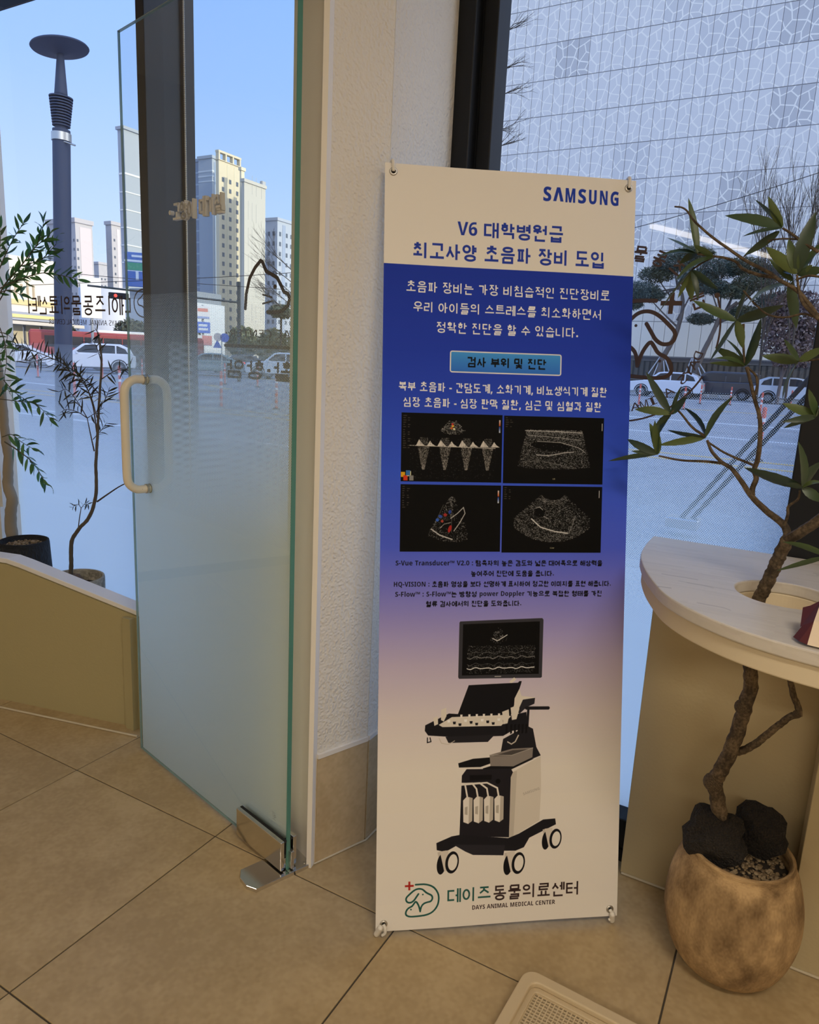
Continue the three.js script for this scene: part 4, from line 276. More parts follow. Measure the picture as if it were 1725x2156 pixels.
// the clinic's emblem in an 82 x 82 box: plus, D-shaped outline, dog above cat
function emblem(ctx, ink, plus, eye = 1) {
  const k = (x, y) => [(x - 265) * .39, (y - 232) * .39], path = (pts, close) => { ctx.beginPath(); const P = pts.map((p) => k(...p)); ctx.moveTo(...P[0]); for (let i = 1; i < P.length - 1; i++) { const mx = (P[i][0] + P[i + 1][0]) / 2, my = (P[i][1] + P[i + 1][1]) / 2; ctx.quadraticCurveTo(P[i][0], P[i][1], i === P.length - 2 ? P[i + 1][0] : mx, i === P.length - 2 ? P[i + 1][1] : my); } ctx.stroke(); };
  ctx.lineCap = ctx.lineJoin = 'round'; ctx.strokeStyle = ctx.fillStyle = ink; ctx.lineWidth = 4.0;
  path([[328, 239], [360, 238], [395, 240], [440, 258], [468, 298], [474, 336], [466, 380], [436, 418], [395, 434], [340, 438], [290, 438], [268, 425], [270, 402], [285, 382], [308, 374], [322, 352], [331, 343], [342, 358], [352, 380], [358, 408]]);
  path([[358, 408], [362, 380], [378, 360], [400, 353], [424, 350], [434, 332], [430, 312], [408, 301], [390, 290], [372, 270], [345, 264], [318, 274], [288, 300], [268, 320], [272, 344], [296, 352], [318, 340], [332, 318], [346, 298]]);
  for (const p of [[373, 303], [301, 393]]) { ctx.beginPath(); ctx.arc(...k(...p), 1.9 * eye, 0, 7); ctx.fill(); }
  ctx.strokeStyle = plus; ctx.lineCap = 'butt'; ctx.lineWidth = 4.6; ctx.beginPath(); ctx.moveTo(...k(262, 245)); ctx.lineTo(...k(316, 245)); ctx.moveTo(...k(289, 218)); ctx.lineTo(...k(289, 272)); ctx.stroke();
}
decal('vinyl_lettering', win1, -2.93, -2.14, 1.39, 1.57, 1900, (c, X, Y) => {
  big(c, '데이즈동물의료센터', X(-2.285), X(-2.922), Y(1.463), .086, .085); big(c, 'DAYS ANIMAL MEDICAL CENTER', X(-2.345), X(-2.782), Y(1.418), .027, .1, false);
  c.save(); c.translate(X(-2.165), Y(1.555)); c.scale(.0013, .0013); emblem(c, '#fff', '#fff'); c.restore();
});
decal('cat_decal', win2, -1.84, -1.32, 1.24, 1.66, 2400, (c, X, Y) => {
  const line = (pts, w) => { c.lineWidth = w; c.lineCap = c.lineJoin = 'round'; c.beginPath(); pts.forEach(([x, y], i) => (i ? c.lineTo(X(x), Y(y)) : c.moveTo(X(x), Y(y)))); c.stroke(); };
  line([[-1.722, 1.487], [-1.718, 1.535], [-1.703, 1.585], [-1.68, 1.618], [-1.656, 1.640], [-1.648, 1.636], [-1.632, 1.606], [-1.612, 1.598], [-1.585, 1.585], [-1.568, 1.56], [-1.556, 1.54], [-1.54, 1.535], [-1.532, 1.518], [-1.54, 1.497], [-1.56, 1.482], [-1.585, 1.476], [-1.625, 1.476]], .0125);
  line([[-1.645, 1.532], [-1.606, 1.523]], .006); line([[-1.645, 1.503], [-1.606, 1.511]], .006); c.beginPath(); c.arc(X(-1.594), Y(1.557), .0075, 0, 7); c.fill();
  big(c, 'MEDICAL CENTER', X(-1.36), X(-1.795), Y(1.392), .036, .1, false); c.beginPath(); c.arc(X(-1.808), Y(1.405), .0035, 0, 7); c.fill();
  line([[-1.815, 1.362], [-1.33, 1.362]], .0105); big(c, '재활·항암', X(-1.42), X(-1.815), Y(1.259), .072, .12);
});
decal('round_decal', win3, -.72, -.18, 1.18, 1.70, 2600, (c, X, Y) => {
  const cx = -.45, cy = 1.442; c.save(); c.translate(X(-.315), Y(1.522)); c.scale(.00244, .00244); emblem(c, '#fff', '#fff', .8); c.restore();
  const arc = (r, a0, a1, w) => { c.lineWidth = w; c.lineCap = 'round'; c.beginPath(); for (let i = 0; i <= 40; i++) { const a = a0 + (a1 - a0) * i / 40; const p = [X(cx + Math.sin(a) * r), Y(cy + Math.cos(a) * r)]; i ? c.lineTo(...p) : c.moveTo(...p); } c.stroke(); };
  arc(.232, 1.19, 1.72, .0045); arc(.232, 2.05, 4.4, .0045); arc(.232, -1.6, -1.2, .0045); c.beginPath(); c.arc(X(cx + Math.sin(1.19) * .232), Y(cy + Math.cos(1.19) * .232), .0065, 0, 7); c.fill();
  const round = (str, r, a0, step, size, w, flip) => [...str].forEach((ch, i) => { const a = a0 - step * i; c.save(); c.translate(X(cx + Math.sin(a) * r), Y(cy + Math.cos(a) * r)); c.rotate(-a + (flip ? Math.PI : 0)); if (ch !== ' ') big(c, ch, -size * .45, size * .45, size * .35, size, w, false); c.restore(); });
  round('데이즈동물의료센터', .188, 1.18, .262, .042, .12, false);
  round('DAYS ANIMAL MEDICAL CENTER', .198, 1.86, -.112, .028, .1, true);
});

// ------------------------------------------------------------------ the open glass door
{
  const door = thing('glass_door', 'open frameless glass door with dotted frosted film and cream pull handles', 'door', undefined, [-1.82, 0, -1.509], Math.atan2(-.242, .97));
  // local x runs from the free edge to the hinge, local z towards the viewer
  const L = .812, T = .006;
  const pane = mesh('glass', new THREE.PlaneGeometry(L, 2.183).translate(L / 2, .01 + 1.0915, 0), M.doorPane, door);
  for (const [w, h, x, y] of [[.0014, 2.183, .0008, 1.1015], [.0025, 2.183, L - .0012, 1.1015], [L, .0025, L / 2, 2.192], [L, .0015, L / 2, .0112]]) mesh('glass_edge', box(w, h, x > .5 && h > 1 ? T * 2 : T * 1.2, x, y, 0), x > .5 && h > 1 ? M.glassEdge : M.glassRim, pane);
  filmSheet(.004, L - .006, .012, 1.55, .80, -.004, [.96, 1, .94], .68, door, ramp);
  for (const s of [1, -1]) {
    const X = .102, pts = [V(X, 1.248, 0), V(X, 1.248, s * .035), V(X, 1.236, s * .055), V(X, 1.21, s * .066), V(X, 1.09, s * .067), V(X, .96, s * .066), V(X, .934, s * .055), V(X, .922, s * .035), V(X, .922, 0)];
    const h = mesh('pull_handle', new THREE.TubeGeometry(new THREE.CatmullRomCurve3(pts, false, 'catmullrom', .35), 60, .0125, 16), M.handle, door);
    for (const y of [1.248, .922]) { mesh('collar', new THREE.CylinderGeometry(.0145, .0145, .008, 18).rotateX(Math.PI / 2).translate(X, y, s * .006), M.brass, h); mesh('grub_screw', new THREE.CylinderGeometry(.0022, .0022, .003, 8).rotateX(Math.PI / 2).rotateY(.9).translate(X + .010, y + .001, s * .02 + .006), M.black, h); }
  }
  const bars = (st, x, w, y, hgt) => { const t = hgt * .13, out = []; for (let j = 0; j + 3 < st.length; j += 2) { const a = V(x + st[j] * w, y + hgt * (1 - st[j + 1]), 0), b = V(x + st[j + 2] * w, y + hgt * (1 - st[j + 3]), 0), d = b.clone().sub(a); const g = new THREE.BoxGeometry(d.length() + t * .9, t, .011).rotateZ(Math.atan2(d.y, d.x)).translate((a.x + b.x) / 2, (a.y + b.y) / 2, .0065); out.push(g); } return out; };
  let x = .300; for (const ch of '고양이 대기실') { if (ch === ' ') { x += .018; continue; } mesh('letter', syllable(ch).flatMap((s) => bars(s, x, .032, 1.668, .044)), M.acrylic, door); x += .0365; }
  mesh('dot', new THREE.CylinderGeometry(.006, .006, .011, 14).rotateX(Math.PI / 2).translate(.283, 1.691, .0065), M.acrylic, door);
  const patch = mesh('patch_fitting', [rbox(.205, .084, .012, .002, L - .1, .058, .020), rbox(.205, .084, .012, .002, L - .1, .058, -.020), rbox(.20, .03, .028, .002, L - .102, .03, 0)], M.steel, door);
  mesh('gasket', [box(.203, .006, .007, L - .1, .097, .0105), box(.203, .006, .007, L - .1, .097, -.0105), box(.012, .04, .016, L - .008, .075, 0)], M.gasket, patch);
  mesh('pivot_bracket', [rbox(.016, .05, .01, .002, L + .004, .04, -.006), cyl(.008, .008, .03, L - .06, .015, 0, 14)], M.steelDull, patch);
  mesh('top_patch', [rbox(.165, .05, .034, .003, L - .083, 2.185, 0)], M.steel, door);
  { const [c, g] = canvas(128, 128); g.fillStyle = '#000'; g.fillRect(0, 0, 128, 128); g.strokeStyle = g.fillStyle = '#fff'; g.lineWidth = 3; for (let i = 0; i < 5; i++) { g.beginPath(); g.moveTo(20 + i * 3, 18 + i * 18); g.lineTo(86 + (i % 3) * 10, 22 + i * 18); g.stroke(); } g.beginPath(); g.arc(72, 58, 13, 0, 7); g.stroke();
    mesh('glass_stamp', new THREE.PlaneGeometry(.026, .034).translate(L - .06, .135, .002), std([.30, .33, .30], .7, { transparent: true, alphaMap: ctex(c, { data: true, clamp: true }) }), door); }
  const f1 = Math.atan2(.931, .365), plate = thing('floor_hinge_plate', 'polished steel floor hinge plate under the glass door', 'hinge plate', undefined, [-1.066, 0, -1.296], f1);
  const s = new THREE.Shape([[-.088, -.018], [-.074, -.043], [.088, -.043], [.088, .043], [-.074, .043], [-.088, .018]].map((p) => new THREE.Vector2(...p)));
  mesh('plate', new THREE.ExtrudeGeometry(s, { depth: .010, bevelEnabled: true, bevelThickness: .001, bevelSize: .001, bevelSegments: 1 }).rotateX(-Math.PI / 2), M.steel, plate);
  mesh('seam', box(.0015, .0006, .084, .02, .0113, 0), M.black, plate);
  for (const z of [-.03, .03]) mesh('screw', cyl(.004, .004, .0012, .075, .0114, z, 12), M.steelDull, plate);
}

// ------------------------------------------------------------------ parapet with sloping top, raised bed and potted plants on the left
{
  const par = structure('wall_parapet', 'low ochre parapet wall with a white sloping coping left of the glass door', 'low wall');
  const A = V(-1.898, 0, -1.56), B = V(-3.7, 0, -1.133), d = B.clone().sub(A), len = d.length(), n = V(d.z, 0, -d.x).normalize(); if (n.z > 0) n.negate();
  const ang = Math.atan2(-d.z, d.x);
  const prof = (y0, a) => new THREE.Shape([[0, 0], [len, 0], [len, a + y0], [.585, a + y0], [.53, a + y0 - .009], [0, .424 + y0 - .004]].map((p) => new THREE.Vector2(...p)));
  const place = (g, off) => g.rotateY(ang).translate(A.x + n.x * off, 0, A.z + n.z * off);
  mesh('panel', metric(place(new THREE.ExtrudeGeometry(prof(-.004, .548), { depth: .055, bevelEnabled: false }), .055), .5), M.parapet, par);
  const cop = new THREE.Shape([[0, .42], [.53, .539], [.585, .548], [len, .548], [len, .563], [.58, .563], [.525, .553], [0, .434]].map((p) => new THREE.Vector2(...p)));
  mesh('coping', place(new THREE.ExtrudeGeometry(cop, { depth: .062, bevelEnabled: true, bevelThickness: .0015, bevelSize: .0015, bevelSegments: 1 }), .060), M.ledge, par);
  mesh('return', span(-1.985, -1.945, 0, .42, -1.84, -1.58), M.parapet, par);
  mesh('foot_line', rod(V(A.x, .004, A.z + .002), V(B.x, .004, B.z + .002), .004, 6), M.footLine, par);
  structure('trim_3', 'raised planting ledge behind the parapet', 'ledge', poly([[-1.926, -1.86], [-1.926, -1.62], [-3.6, -1.225], [-3.6, -1.86]].reverse(), .25, 0), M.ledge);

  const clod = (r, sx, sy, sz, s) => { const g = new THREE.IcosahedronGeometry(r, 3), p = g.attributes.position, v = V(0, 0, 0); for (let i = 0; i < p.count; i++) { v.fromBufferAttribute(p, i); const q = v.clone().normalize(), k = 1 + .13 * Math.sin(q.x * 4 + s) * Math.cos(q.y * 5 - s) + .05 * Math.sin(q.z * 11 + s * 2) + .05 * Math.sin(q.x * 13 + q.y * 15 + s) + .025 * Math.sin(q.x * 29 - q.y * 33 + q.z * 21); p.setXYZ(i, v.x * k * sx, v.y * k * sy, v.z * k * sz); } g.computeVertexNormals(); return g; };
  M.clod = clod;
  const pebbleMat = [std([.26, .185, .10], .8), std([.16, .11, .06], .8), std([.34, .26, .16], .8)];
  M.gravel = (cx, cz, r, y, n, parent, size = .005) => pebbleMat.forEach((m, k) => { const gs = []; for (let i = 0; i < n / 3; i++) { const a = rr(0, 7), q = Math.sqrt(rnd()) * r; gs.push(new THREE.IcosahedronGeometry(size * rr(.7, 1.3), 0).scale(1, .7, 1).rotateY(a * 3).translate(cx + Math.cos(a) * q, y + rr(0, .003), cz + Math.sin(a) * q)); } mesh('gravel', gs, m, parent).userData.kind = 'stuff'; });
  const potProfile = (pts) => new THREE.LatheGeometry(pts.map((p) => new THREE.Vector2(...p)), 48);
  M.potProfile = potProfile;
  // black pot with the leafy plant
  const roughBlack = std([.02, .021, .024], .85, { bumpMap: plasterBump, bumpScale: .004 });
  const pb = thing('plant_pot', 'rough black cylindrical pot behind the parapet at the left edge', 'pot', undefined, [-2.71, .25, -1.70]);
  mesh('body', potProfile([[0, 0], [.098, 0], [.106, .02], [.100, .16], [.094, .29], [.092, .303], [.087, .305], [.083, .298], [.083, .27], [0, .27]]), roughBlack, pb);
  mesh('soil', cyl(.083, .083, .01, 0, .275, 0, 30), M.soil, pb); M.gravel(0, 0, .079, .281, 330, pb);
  const concreteTex = noiseTex(256, [[8, .5], [40, .6], [120, .8]], mixc([128, 124, 112], [186, 180, 166]));
  const pc = thing('plant_pot', 'pale speckled concrete pot behind the parapet', 'pot', undefined, [-2.385, .25, -1.695]);
  mesh('body', potProfile([[0, 0], [.080, 0], [.092, .015], [.103, .12], [.104, .205], [.1025, .213], [.099, .215], [.094, .212], [.092, .2], [.092, .15], [0, .15]]), std([1, 1, 1], .95, { map: concreteTex }), pc);
  mesh('soil', cyl(.091, .091, .012, 0, .165, 0, 30), M.soil, pc);
  for (const [x, z, r, s] of [[.045, .03, .036, 1], [-.045, -.02, .034, 2], [-.015, .05, .026, 3]]) tag(mesh('stone', clod(r, 1.15, .75, .9, s).translate(-2.385 + x, .25 + .187, -1.695 + z), std([.23, .17, .14], .95, { map: speck }), scene), ['brown porous stone right of the stem in the concrete pot', 'pale brown stone left of the stem in the concrete pot', 'small brown stone at the front of the concrete pot'][s - 1], 'stone', 'stones in the concrete pot');

  const nan = thing('potted_nandina', 'green leafy plant with gnarled trunk in the black pot', 'plant');
  NANDINA_BRANCH.forEach(([p, a, b], i) => mesh(i ? 'branch' : 'trunk', tube(p, a, b, i ? 6 : 12, i ? 0 : .10, i ? undefined : 44), i < 2 ? M.barkPale : std([.10, .085, .05], .8), nan));
  const greens = [[.045, .15, .045], [.065, .20, .055], [.03, .11, .04]].map((c) => phys(c, .45, { transmission: .22, thickness: 0 }));
  NANDINA_LEAF.forEach(([b, t, w], i) => mesh('leaf', leafShape(V(...b), V(...t), w, rr(-1.2, 1.2), rr(-.1, .16), 5), greens[i % 3], nan));
  const ol = thing('potted_olive', 'thin dark sapling with narrow leaves in the concrete pot', 'plant');
  OLIVE_BRANCH.forEach(([p, a, b], i) => mesh(i ? 'branch' : 'trunk', tube(p, a, b, i ? 5 : 8, i ? 0 : .12), i ? std([.07, .055, .04], .85) : M.bark, ol));
  const darks = [[.030, .036, .022], [.045, .05, .03], [.022, .025, .02]].map((c) => std(c, .6));
  OLIVE_LEAF.forEach(([b, t, w], i) => mesh('leaf', leafShape(V(...b), V(...t), w, rr(-1.3, 1.3), rr(-.06, .1), 4), darks[i % 3], ol));
}

// ------------------------------------------------------------------ the printed banner on its X-shaped stand
function printBanner() {
  const [c, g] = canvas(1024, 2048); g.scale(1024 / 600, 2048 / 1800);
  const gr = g.createLinearGradient(0, 0, 0, 1800);
  for (const [v, k] of [[0, '#f3efe8'], [226, '#f3efe8'], [226.2, '#243eb4'], [420, '#2844c2'], [700, '#3c5ee6'], [880, '#5468ea'], [960, '#787ce6'], [1060, '#a29ce0'], [1160, '#c6bcdc'], [1280, '#e0d8de'], [1420, '#eee9e2'], [1800, '#f1ece4']]) gr.addColorStop(v / 1800, k);
  g.fillStyle = gr; g.fillRect(0, 0, 600, 1800);
  // maker's word mark, the A without its bar
  const navy = '#2844b4'; g.fillStyle = g.strokeStyle = navy;
  { g.font = 'bold 46px sans-serif'; let x = 371; const W = [25, 27, 32, 25, 27, 27, 27]; [...'SAMSUNG'].forEach((ch, i) => { if (ch === 'A') { g.beginPath(); g.moveTo(x, 61); g.lineTo(x + 8.5, 29); g.lineTo(x + 16.5, 29); g.lineTo(x + 25, 61); g.lineTo(x + 17.5, 61); g.lineTo(x + 12.5, 40); g.lineTo(x + 7.5, 61); g.fill(); } else { const m = g.measureText(ch).width; g.save(); g.translate(x, 61); g.scale((W[i] - 3.5) / m, 32 / 33.5); g.fillText(ch, 0, 0); g.lineWidth = 1.4; g.strokeText(ch, 0, 0); g.restore(); } x += W[i] + .3; }); }
  g.fillStyle = g.strokeStyle = '#2c44b0';
  write(g, 'V6 대학병원급', 170, 425, 152, 42, .12); write(g, '최고사양 초음파 장비 도입', 65, 529, 207, 43, .12);
  g.fillStyle = g.strokeStyle = '#ffffff';
  write(g, '초음파 장비는 가장 비침습적인 진단장비로', 51, 543, 285, 29, .10); write(g, '우리 아이들의 스트레스를 최소화하면서', 68, 524, 331, 29, .10); write(g, '정확한 진단을 할 수 있습니다.', 123, 467, 376, 29, .10);
  const bt = g.createLinearGradient(0, 419, 0, 469); bt.addColorStop(0, '#4aa4f2'); bt.addColorStop(1, '#3878e0'); g.fillStyle = bt; g.strokeStyle = '#f2f2f4'; g.lineWidth = 3; g.beginPath(); g.roundRect(159, 420, 266, 48, 4); g.fill(); g.stroke();
  g.fillStyle = g.strokeStyle = '#101216'; write(g, '검사 부위 및 진단', 197, 391, 453, 27, .125);
  g.fillStyle = g.strokeStyle = '#ffffff'; write(g, '복부 초음파 - 간담도계, 소화기계, 비뇨생식기계 질환', 37, 543, 514, 26, .105); write(g, '심장 초음파 - 심장 판막 질환, 심근 및 심혈과 질환', 48, 530, 550, 26, .105);
  // four scan pictures
  const speckle = (x0, y0, x1, y1, n, inside, bright) => { for (let i = 0; i < n; i++) { const x = rr(x0, x1), y = rr(y0, y1), b = inside(x, y); if (b > rnd()) { const v = Math.round(Math.min(255, (bright || 120) * 1.25) * (.4 + .6 * rnd())); g.fillStyle = `rgba(${v},${v},${v},.85)`; g.fillRect(x, y, rr(.8, 2.6), rr(.7, 1.2)); } } };
  const curve = (pts, col, w) => { g.strokeStyle = col; g.lineWidth = w; g.lineCap = 'round'; g.beginPath(); g.moveTo(...pts[0]); for (let i = 1; i < pts.length; i++) g.lineTo(...pts[i]); g.stroke(); };
  const notes = (x, y, n) => { g.fillStyle = 'rgba(150,140,130,.55)'; for (let i = 0; i < n; i++) { g.fillRect(x, y + i * 5.2, rr(4, 9), 1.6); if (i % 3) g.fillRect(x + 11, y + i * 5.2, rr(3, 7), 1.6); } };
  g.fillStyle = '#060607'; for (const [x, y, w, h] of [[46, 566, 240, 160], [290, 567, 246, 160], [46, 733, 240, 158], [290, 733, 246, 160]]) g.fillRect(x, y, w, h);
  notes(50, 572, 6); notes(50, 605, 9); notes(294, 571, 5); notes(50, 737, 6); notes(50, 770, 4); notes(294, 737, 6);
  { // pulsed flow curve with its small fan
    speckle(136, 582, 198, 614, 900, (x, y) => { const dx = x - 167, dy = y - 572, r = Math.hypot(dx, dy); return r < 44 && Math.abs(Math.atan2(dx, dy)) < .75 && r > 12 ? .6 : 0; }, 190);
    for (const [x, y, col] of [[165, 592, '#e8c040'], [162, 597, '#d06a2a'], [168, 599, '#e9e6c0'], [164, 588, '#c8403a']]) { g.fillStyle = col; g.fillRect(x, y, 5, 5); }
    for (let k = 0; k < 4; k++) { const x = 88 + k * 51; for (let i = 0; i < 900; i++) { const t = rnd(), w = (1 - t) * 11 + 3; g.fillStyle = `rgba(${190},${186},${180},${.5 * (1 - t * .4)})`; g.fillRect(x + 10 + rr(-w, w), 643 + t * 54, 1, 1.4); } for (const [dx, h] of [[0, 13], [26, 10]]) { g.fillStyle = '#d8d4cf'; g.beginPath(); g.moveTo(x + dx - 8, 643); g.lineTo(x + dx, 643 - h - 3); g.lineTo(x + dx + 5, 643 - h + 4); g.lineTo(x + dx + 14, 643); g.fill(); } for (let i = 0; i < 240; i++) { g.fillStyle = 'rgba(160,158,155,.4)'; g.fillRect(x + rr(2, 20), 622 + rr(0, 20), 1, 1.4); } }
    curve([[66, 642], [270, 645]], '#d6d2cc', 1.6); speckle(66, 622, 272, 720, 2400, () => .25, 70); for (const [x, y, col] of [[46, 704, '#e8b020'], [52, 712, '#d84020'], [60, 702, '#e8e0a0'], [66, 712, '#8a8a8a'], [58, 700, '#3a78c0']]) { g.fillStyle = col; g.fillRect(x, y, 10, 12); }
    for (const y of [733, 566]) { const b = g.createLinearGradient(0, y + 12, 0, y + 42); b.addColorStop(0, '#e8e8e8'); b.addColorStop(.45, '#d06030'); b.addColorStop(.5, '#111'); b.addColorStop(.55, '#3050b0'); b.addColorStop(1, '#e0e8f0'); g.fillStyle = b; g.fillRect(278, y + 12, 3.5, 30); }
  }
  { // linear scan with a dark lumen
    const inside = (x, y) => { const t = (y - 598) / 92, l = 345 - t * 22, r = 482 + t * 22; if (x < l || x > r || y < 598 || y > 692 - Math.pow((x - 412) / 90, 2) * 6) return 0; const lum = Math.pow((x - 405) / 48, 2) + Math.pow((y - 637 - (x - 405) * .08) / 12, 2); return lum < 1 ? .02 : t < .12 ? .85 : t < .4 ? .6 : .42; };
    speckle(320, 598, 508, 694, 11000, inside, 150);
    curve([[342, 601], [420, 602], [482, 604]], 'rgba(220,220,220,.8)', 2); curve([[350, 612], [420, 616], [480, 622]], 'rgba(200,200,200,.7)', 1.6); curve([[372, 626], [430, 628], [475, 640], [492, 652]], 'rgba(210,210,210,.75)', 1.6); curve([[370, 658], [400, 660], [440, 652], [462, 650]], 'rgba(220,220,220,.8)', 2.2); curve([[335, 676], [380, 672], [430, 682], [462, 690]], 'rgba(150,150,150,.5)', 2);
    g.fillStyle = '#d8d0a8'; g.font = '5px sans-serif'; g.fillText('UB', 411, 717); g.fillStyle = '#ddd'; g.fillRect(531, 580, 1.6, 18);
  }
  { // heart fan with coloured flow
    speckle(112, 756, 206, 872, 5200, (x, y) => { const dx = x - 168, dy = y - 752, r = Math.hypot(dx, dy), a = Math.atan2(dx, dy); if (r < 8 || r > 116 || Math.abs(a + .06) > .48) return 0; const ch = Math.pow((dx + 4) / 22, 2) + Math.pow((dy - 78) / 15, 2) < 1 || Math.pow((dx - 14) / 10, 2) + Math.pow((dy - 45) / 20, 2) < 1; return ch ? .03 : r < 22 ? .8 : .24; }, 170);
    curve([[166, 812], [182, 800], [196, 786], [200, 800], [188, 822], [174, 842]], 'rgba(225,225,225,.8)', 2.2); curve([[120, 838], [140, 852], [170, 862]], 'rgba(225,225,225,.85)', 3); curve([[140, 836], [150, 826], [166, 822]], 'rgba(220,220,220,.7)', 1.6); curve([[148, 780], [124, 834]], 'rgba(200,200,200,.6)', .8); curve([[168, 780], [168, 846]], 'rgba(200,200,200,.6)', .8);
    for (const [x, y, w, h, col] of [[160, 828, 8, 18, '#b02c28'], [136, 804, 10, 7, '#3456b8'], [160, 792, 7, 10, '#2c48a4'], [148, 800, 9, 8, '#a83430'], [130, 812, 8, 8, '#3a66c8'], [142, 816, 7, 6, '#b4443a']]) { g.fillStyle = col; g.beginPath(); g.ellipse(x + w / 2, y + h / 2, w / 2, h / 2, .3, 0, 7); g.fill(); }
  }
  { // liver fan
    speckle(318, 752, 506, 874, 15000, (x, y) => { const dx = x - 413, dy = y - 728, r = Math.hypot(dx, dy), a = Math.atan2(dx, dy); if (r < 38 || r > 140 || Math.abs(a) > .86) return 0; if (Math.hypot(x - 380, y - 796) < 12) return .02; return r < 50 ? .75 : a > .62 ? .22 : r > 118 ? .5 : .38; }, 150);
    curve([[362, 812], [385, 832], [420, 842], [452, 846]], 'rgba(235,235,235,.85)', 3); curve([[372, 786], [381, 783], [389, 790]], 'rgba(220,220,220,.7)', 2); curve([[392, 806], [404, 812]], 'rgba(210,210,210,.6)', 2); curve([[428, 794], [444, 784]], 'rgba(200,200,200,.5)', 1.5); curve([[470, 804], [462, 830], [455, 846]], 'rgba(190,190,190,.5)', 2.5);
    g.fillStyle = '#d8d0a8'; g.font = '5px sans-serif'; g.fillText('Liver', 409, 883); g.fillStyle = '#ddd'; g.fillRect(528, 742, 1.6, 18);
  }
  g.fillStyle = g.strokeStyle = '#14131c';
  write(g, 'S-Vue Transducer™ V2.0 : 탐촉자의 높은 감도와 넓은 대여폭으로 해상력을', 36, 542, 924, 15.5, .14); write(g, '높여주어 진단에 도움을 줍니다.', 216, 421, 949, 15.5, .14); write(g, 'HQ-VISION : 초음파 영상을 보다 선명하게 표시하여 정교한 이미지를 표현 해줍니다.', 32, 565, 974, 15.5, .14); write(g, 'S-Flow™ : S-Flow™는 방향성 power Doppler 기능으로 복잡한 형태를 가진', 36, 543, 998, 15.5, .14); write(g, '혈류 검사에서의 진단을 도와줍니다.', 109, 342, 1021, 15.5, .14);
  // the scanner on wheels
  const fill = (pts, col) => { g.fillStyle = col; g.beginPath(); pts.forEach((p, i) => (i ? g.lineTo(...p) : g.moveTo(...p))); g.closePath(); g.fill(); };
  const Z = (pts) => pts.map(([x, y]) => { const u = 199 + (x - 560) * .3775, v = 1059 + (y - 95) * .3795; return [u, v]; });
  const zf = (pts, col) => fill(Z(pts), col), zs = (pts, col, w) => curve(Z(pts), col, w);
  fill([[193, 1058], [394, 1052], [397, 1056], [396, 1196], [393, 1198], [192, 1196], [190, 1192], [191, 1061]], '#3a3a42'); fill([[200, 1065], [388, 1060], [388, 1188], [199, 1188]], '#08080a'); g.fillStyle = '#bbb'; g.fillRect(279, 1191.5, 16, 2);
  speckle(262, 1070, 312, 1112, 700, (x, y) => { const r = Math.hypot(x - 286, y - 1093); return r < 6 ? .25 : r < 12 ? .55 : Math.abs(x - 286) < (y - 1068) * .7 && r < 24 ? .12 : 0; }, 190); curve([[272, 1100], [284, 1106], [298, 1098], [308, 1092]], '#e0e0e0', 2);
  speckle(211, 1117, 377, 1184, 4200, (x, y) => { const t = (y - 1117) / 67; return t < .5 ? .35 : t < .68 ? .03 : .28; }, 130);
  for (const [y, a, col, w] of [[1146, 3, 'rgba(210,210,210,.7)', 1.4], [1134, 2, 'rgba(170,170,170,.5)', 1], [1172, 2.2, '#f2f2f2', 2.2], [1162, 3, 'rgba(170,170,170,.55)', 1]]) curve(Array.from({ length: 60 }, (_, i) => [211 + i * 2.8, y + a * Math.sin(i * .62) * (Math.sin(i * .31) > 0 ? 1 : .3)]), col, w);
  const drk = '#1d1c22', mid = '#2c2b32', pale = '#e6e0d6', pale2 = '#cfc8bd';
  zf([[900, 455], [915, 470], [880, 495], [868, 480]], pale); zf([[605, 498], [925, 490], [935, 480], [950, 480], [945, 500], [880, 705], [535, 690]], '#15151a');
  zf([[905, 590], [935, 530], [950, 575], [1040, 588], [1035, 625], [960, 640], [900, 690]], pale); zf([[960, 600], [1040, 590], [1036, 628], [985, 650], [940, 690], [925, 680]], mid);
  zs([[985, 655], [1128, 658]], drk, 8); zf([[990, 660], [1005, 660], [1000, 790], [980, 800]], drk);
  zf([[835, 850], [990, 770], [1030, 790], [1055, 910], [1085, 965], [990, 1000], [820, 940]], '#232228');
  zf([[330, 745], [480, 675], [640, 690], [880, 700], [985, 680], [990, 790], [890, 800], [835, 830], [560, 830], [350, 810], [328, 780]], drk); zf([[415, 745], [500, 698], [850, 695], [885, 705], [820, 765], [440, 760]], pale);
  zf([[460, 822], [780, 820], [735, 865], [480, 862]], '#26252b'); zs([[345, 825], [345, 855], [368, 850], [362, 825]], drk, 2.4); zs([[420, 830], [435, 862], [480, 872], [520, 850]], pale2, 1.6);
  for (let i = 0; i < 11; i++) { const x = 470 + i * 36, y = 716 + (i % 3) * 12; zf([[x, y], [x + 20, y], [x + 18, y + 16], [x + 3, y + 16]], i % 3 ? drk : '#fff'); } for (const x of [560, 612, 660, 706, 755, 805]) zf([[x - 7, 684], [x + 8, 684], [x + 7, 704], [x - 6, 704]], '#f4f0ea');
  zf([[430, 650], [462, 638], [465, 690], [448, 725], [430, 715]], pale); zf([[380, 700], [410, 690], [412, 740], [388, 750]], pale); zf([[825, 675], [868, 660], [872, 700], [862, 750], [835, 755]], pale); zf([[880, 650], [935, 632], [938, 660], [920, 725], [890, 730]], pale);
  for (const x of [850, 880, 905, 930, 955, 980]) zf([[x, 760], [x + 14, 755], [x + 12, 815], [x, 820]], '#111014'); zs([[865, 870], [890, 885], [915, 870], [935, 830]], pale2, 3);
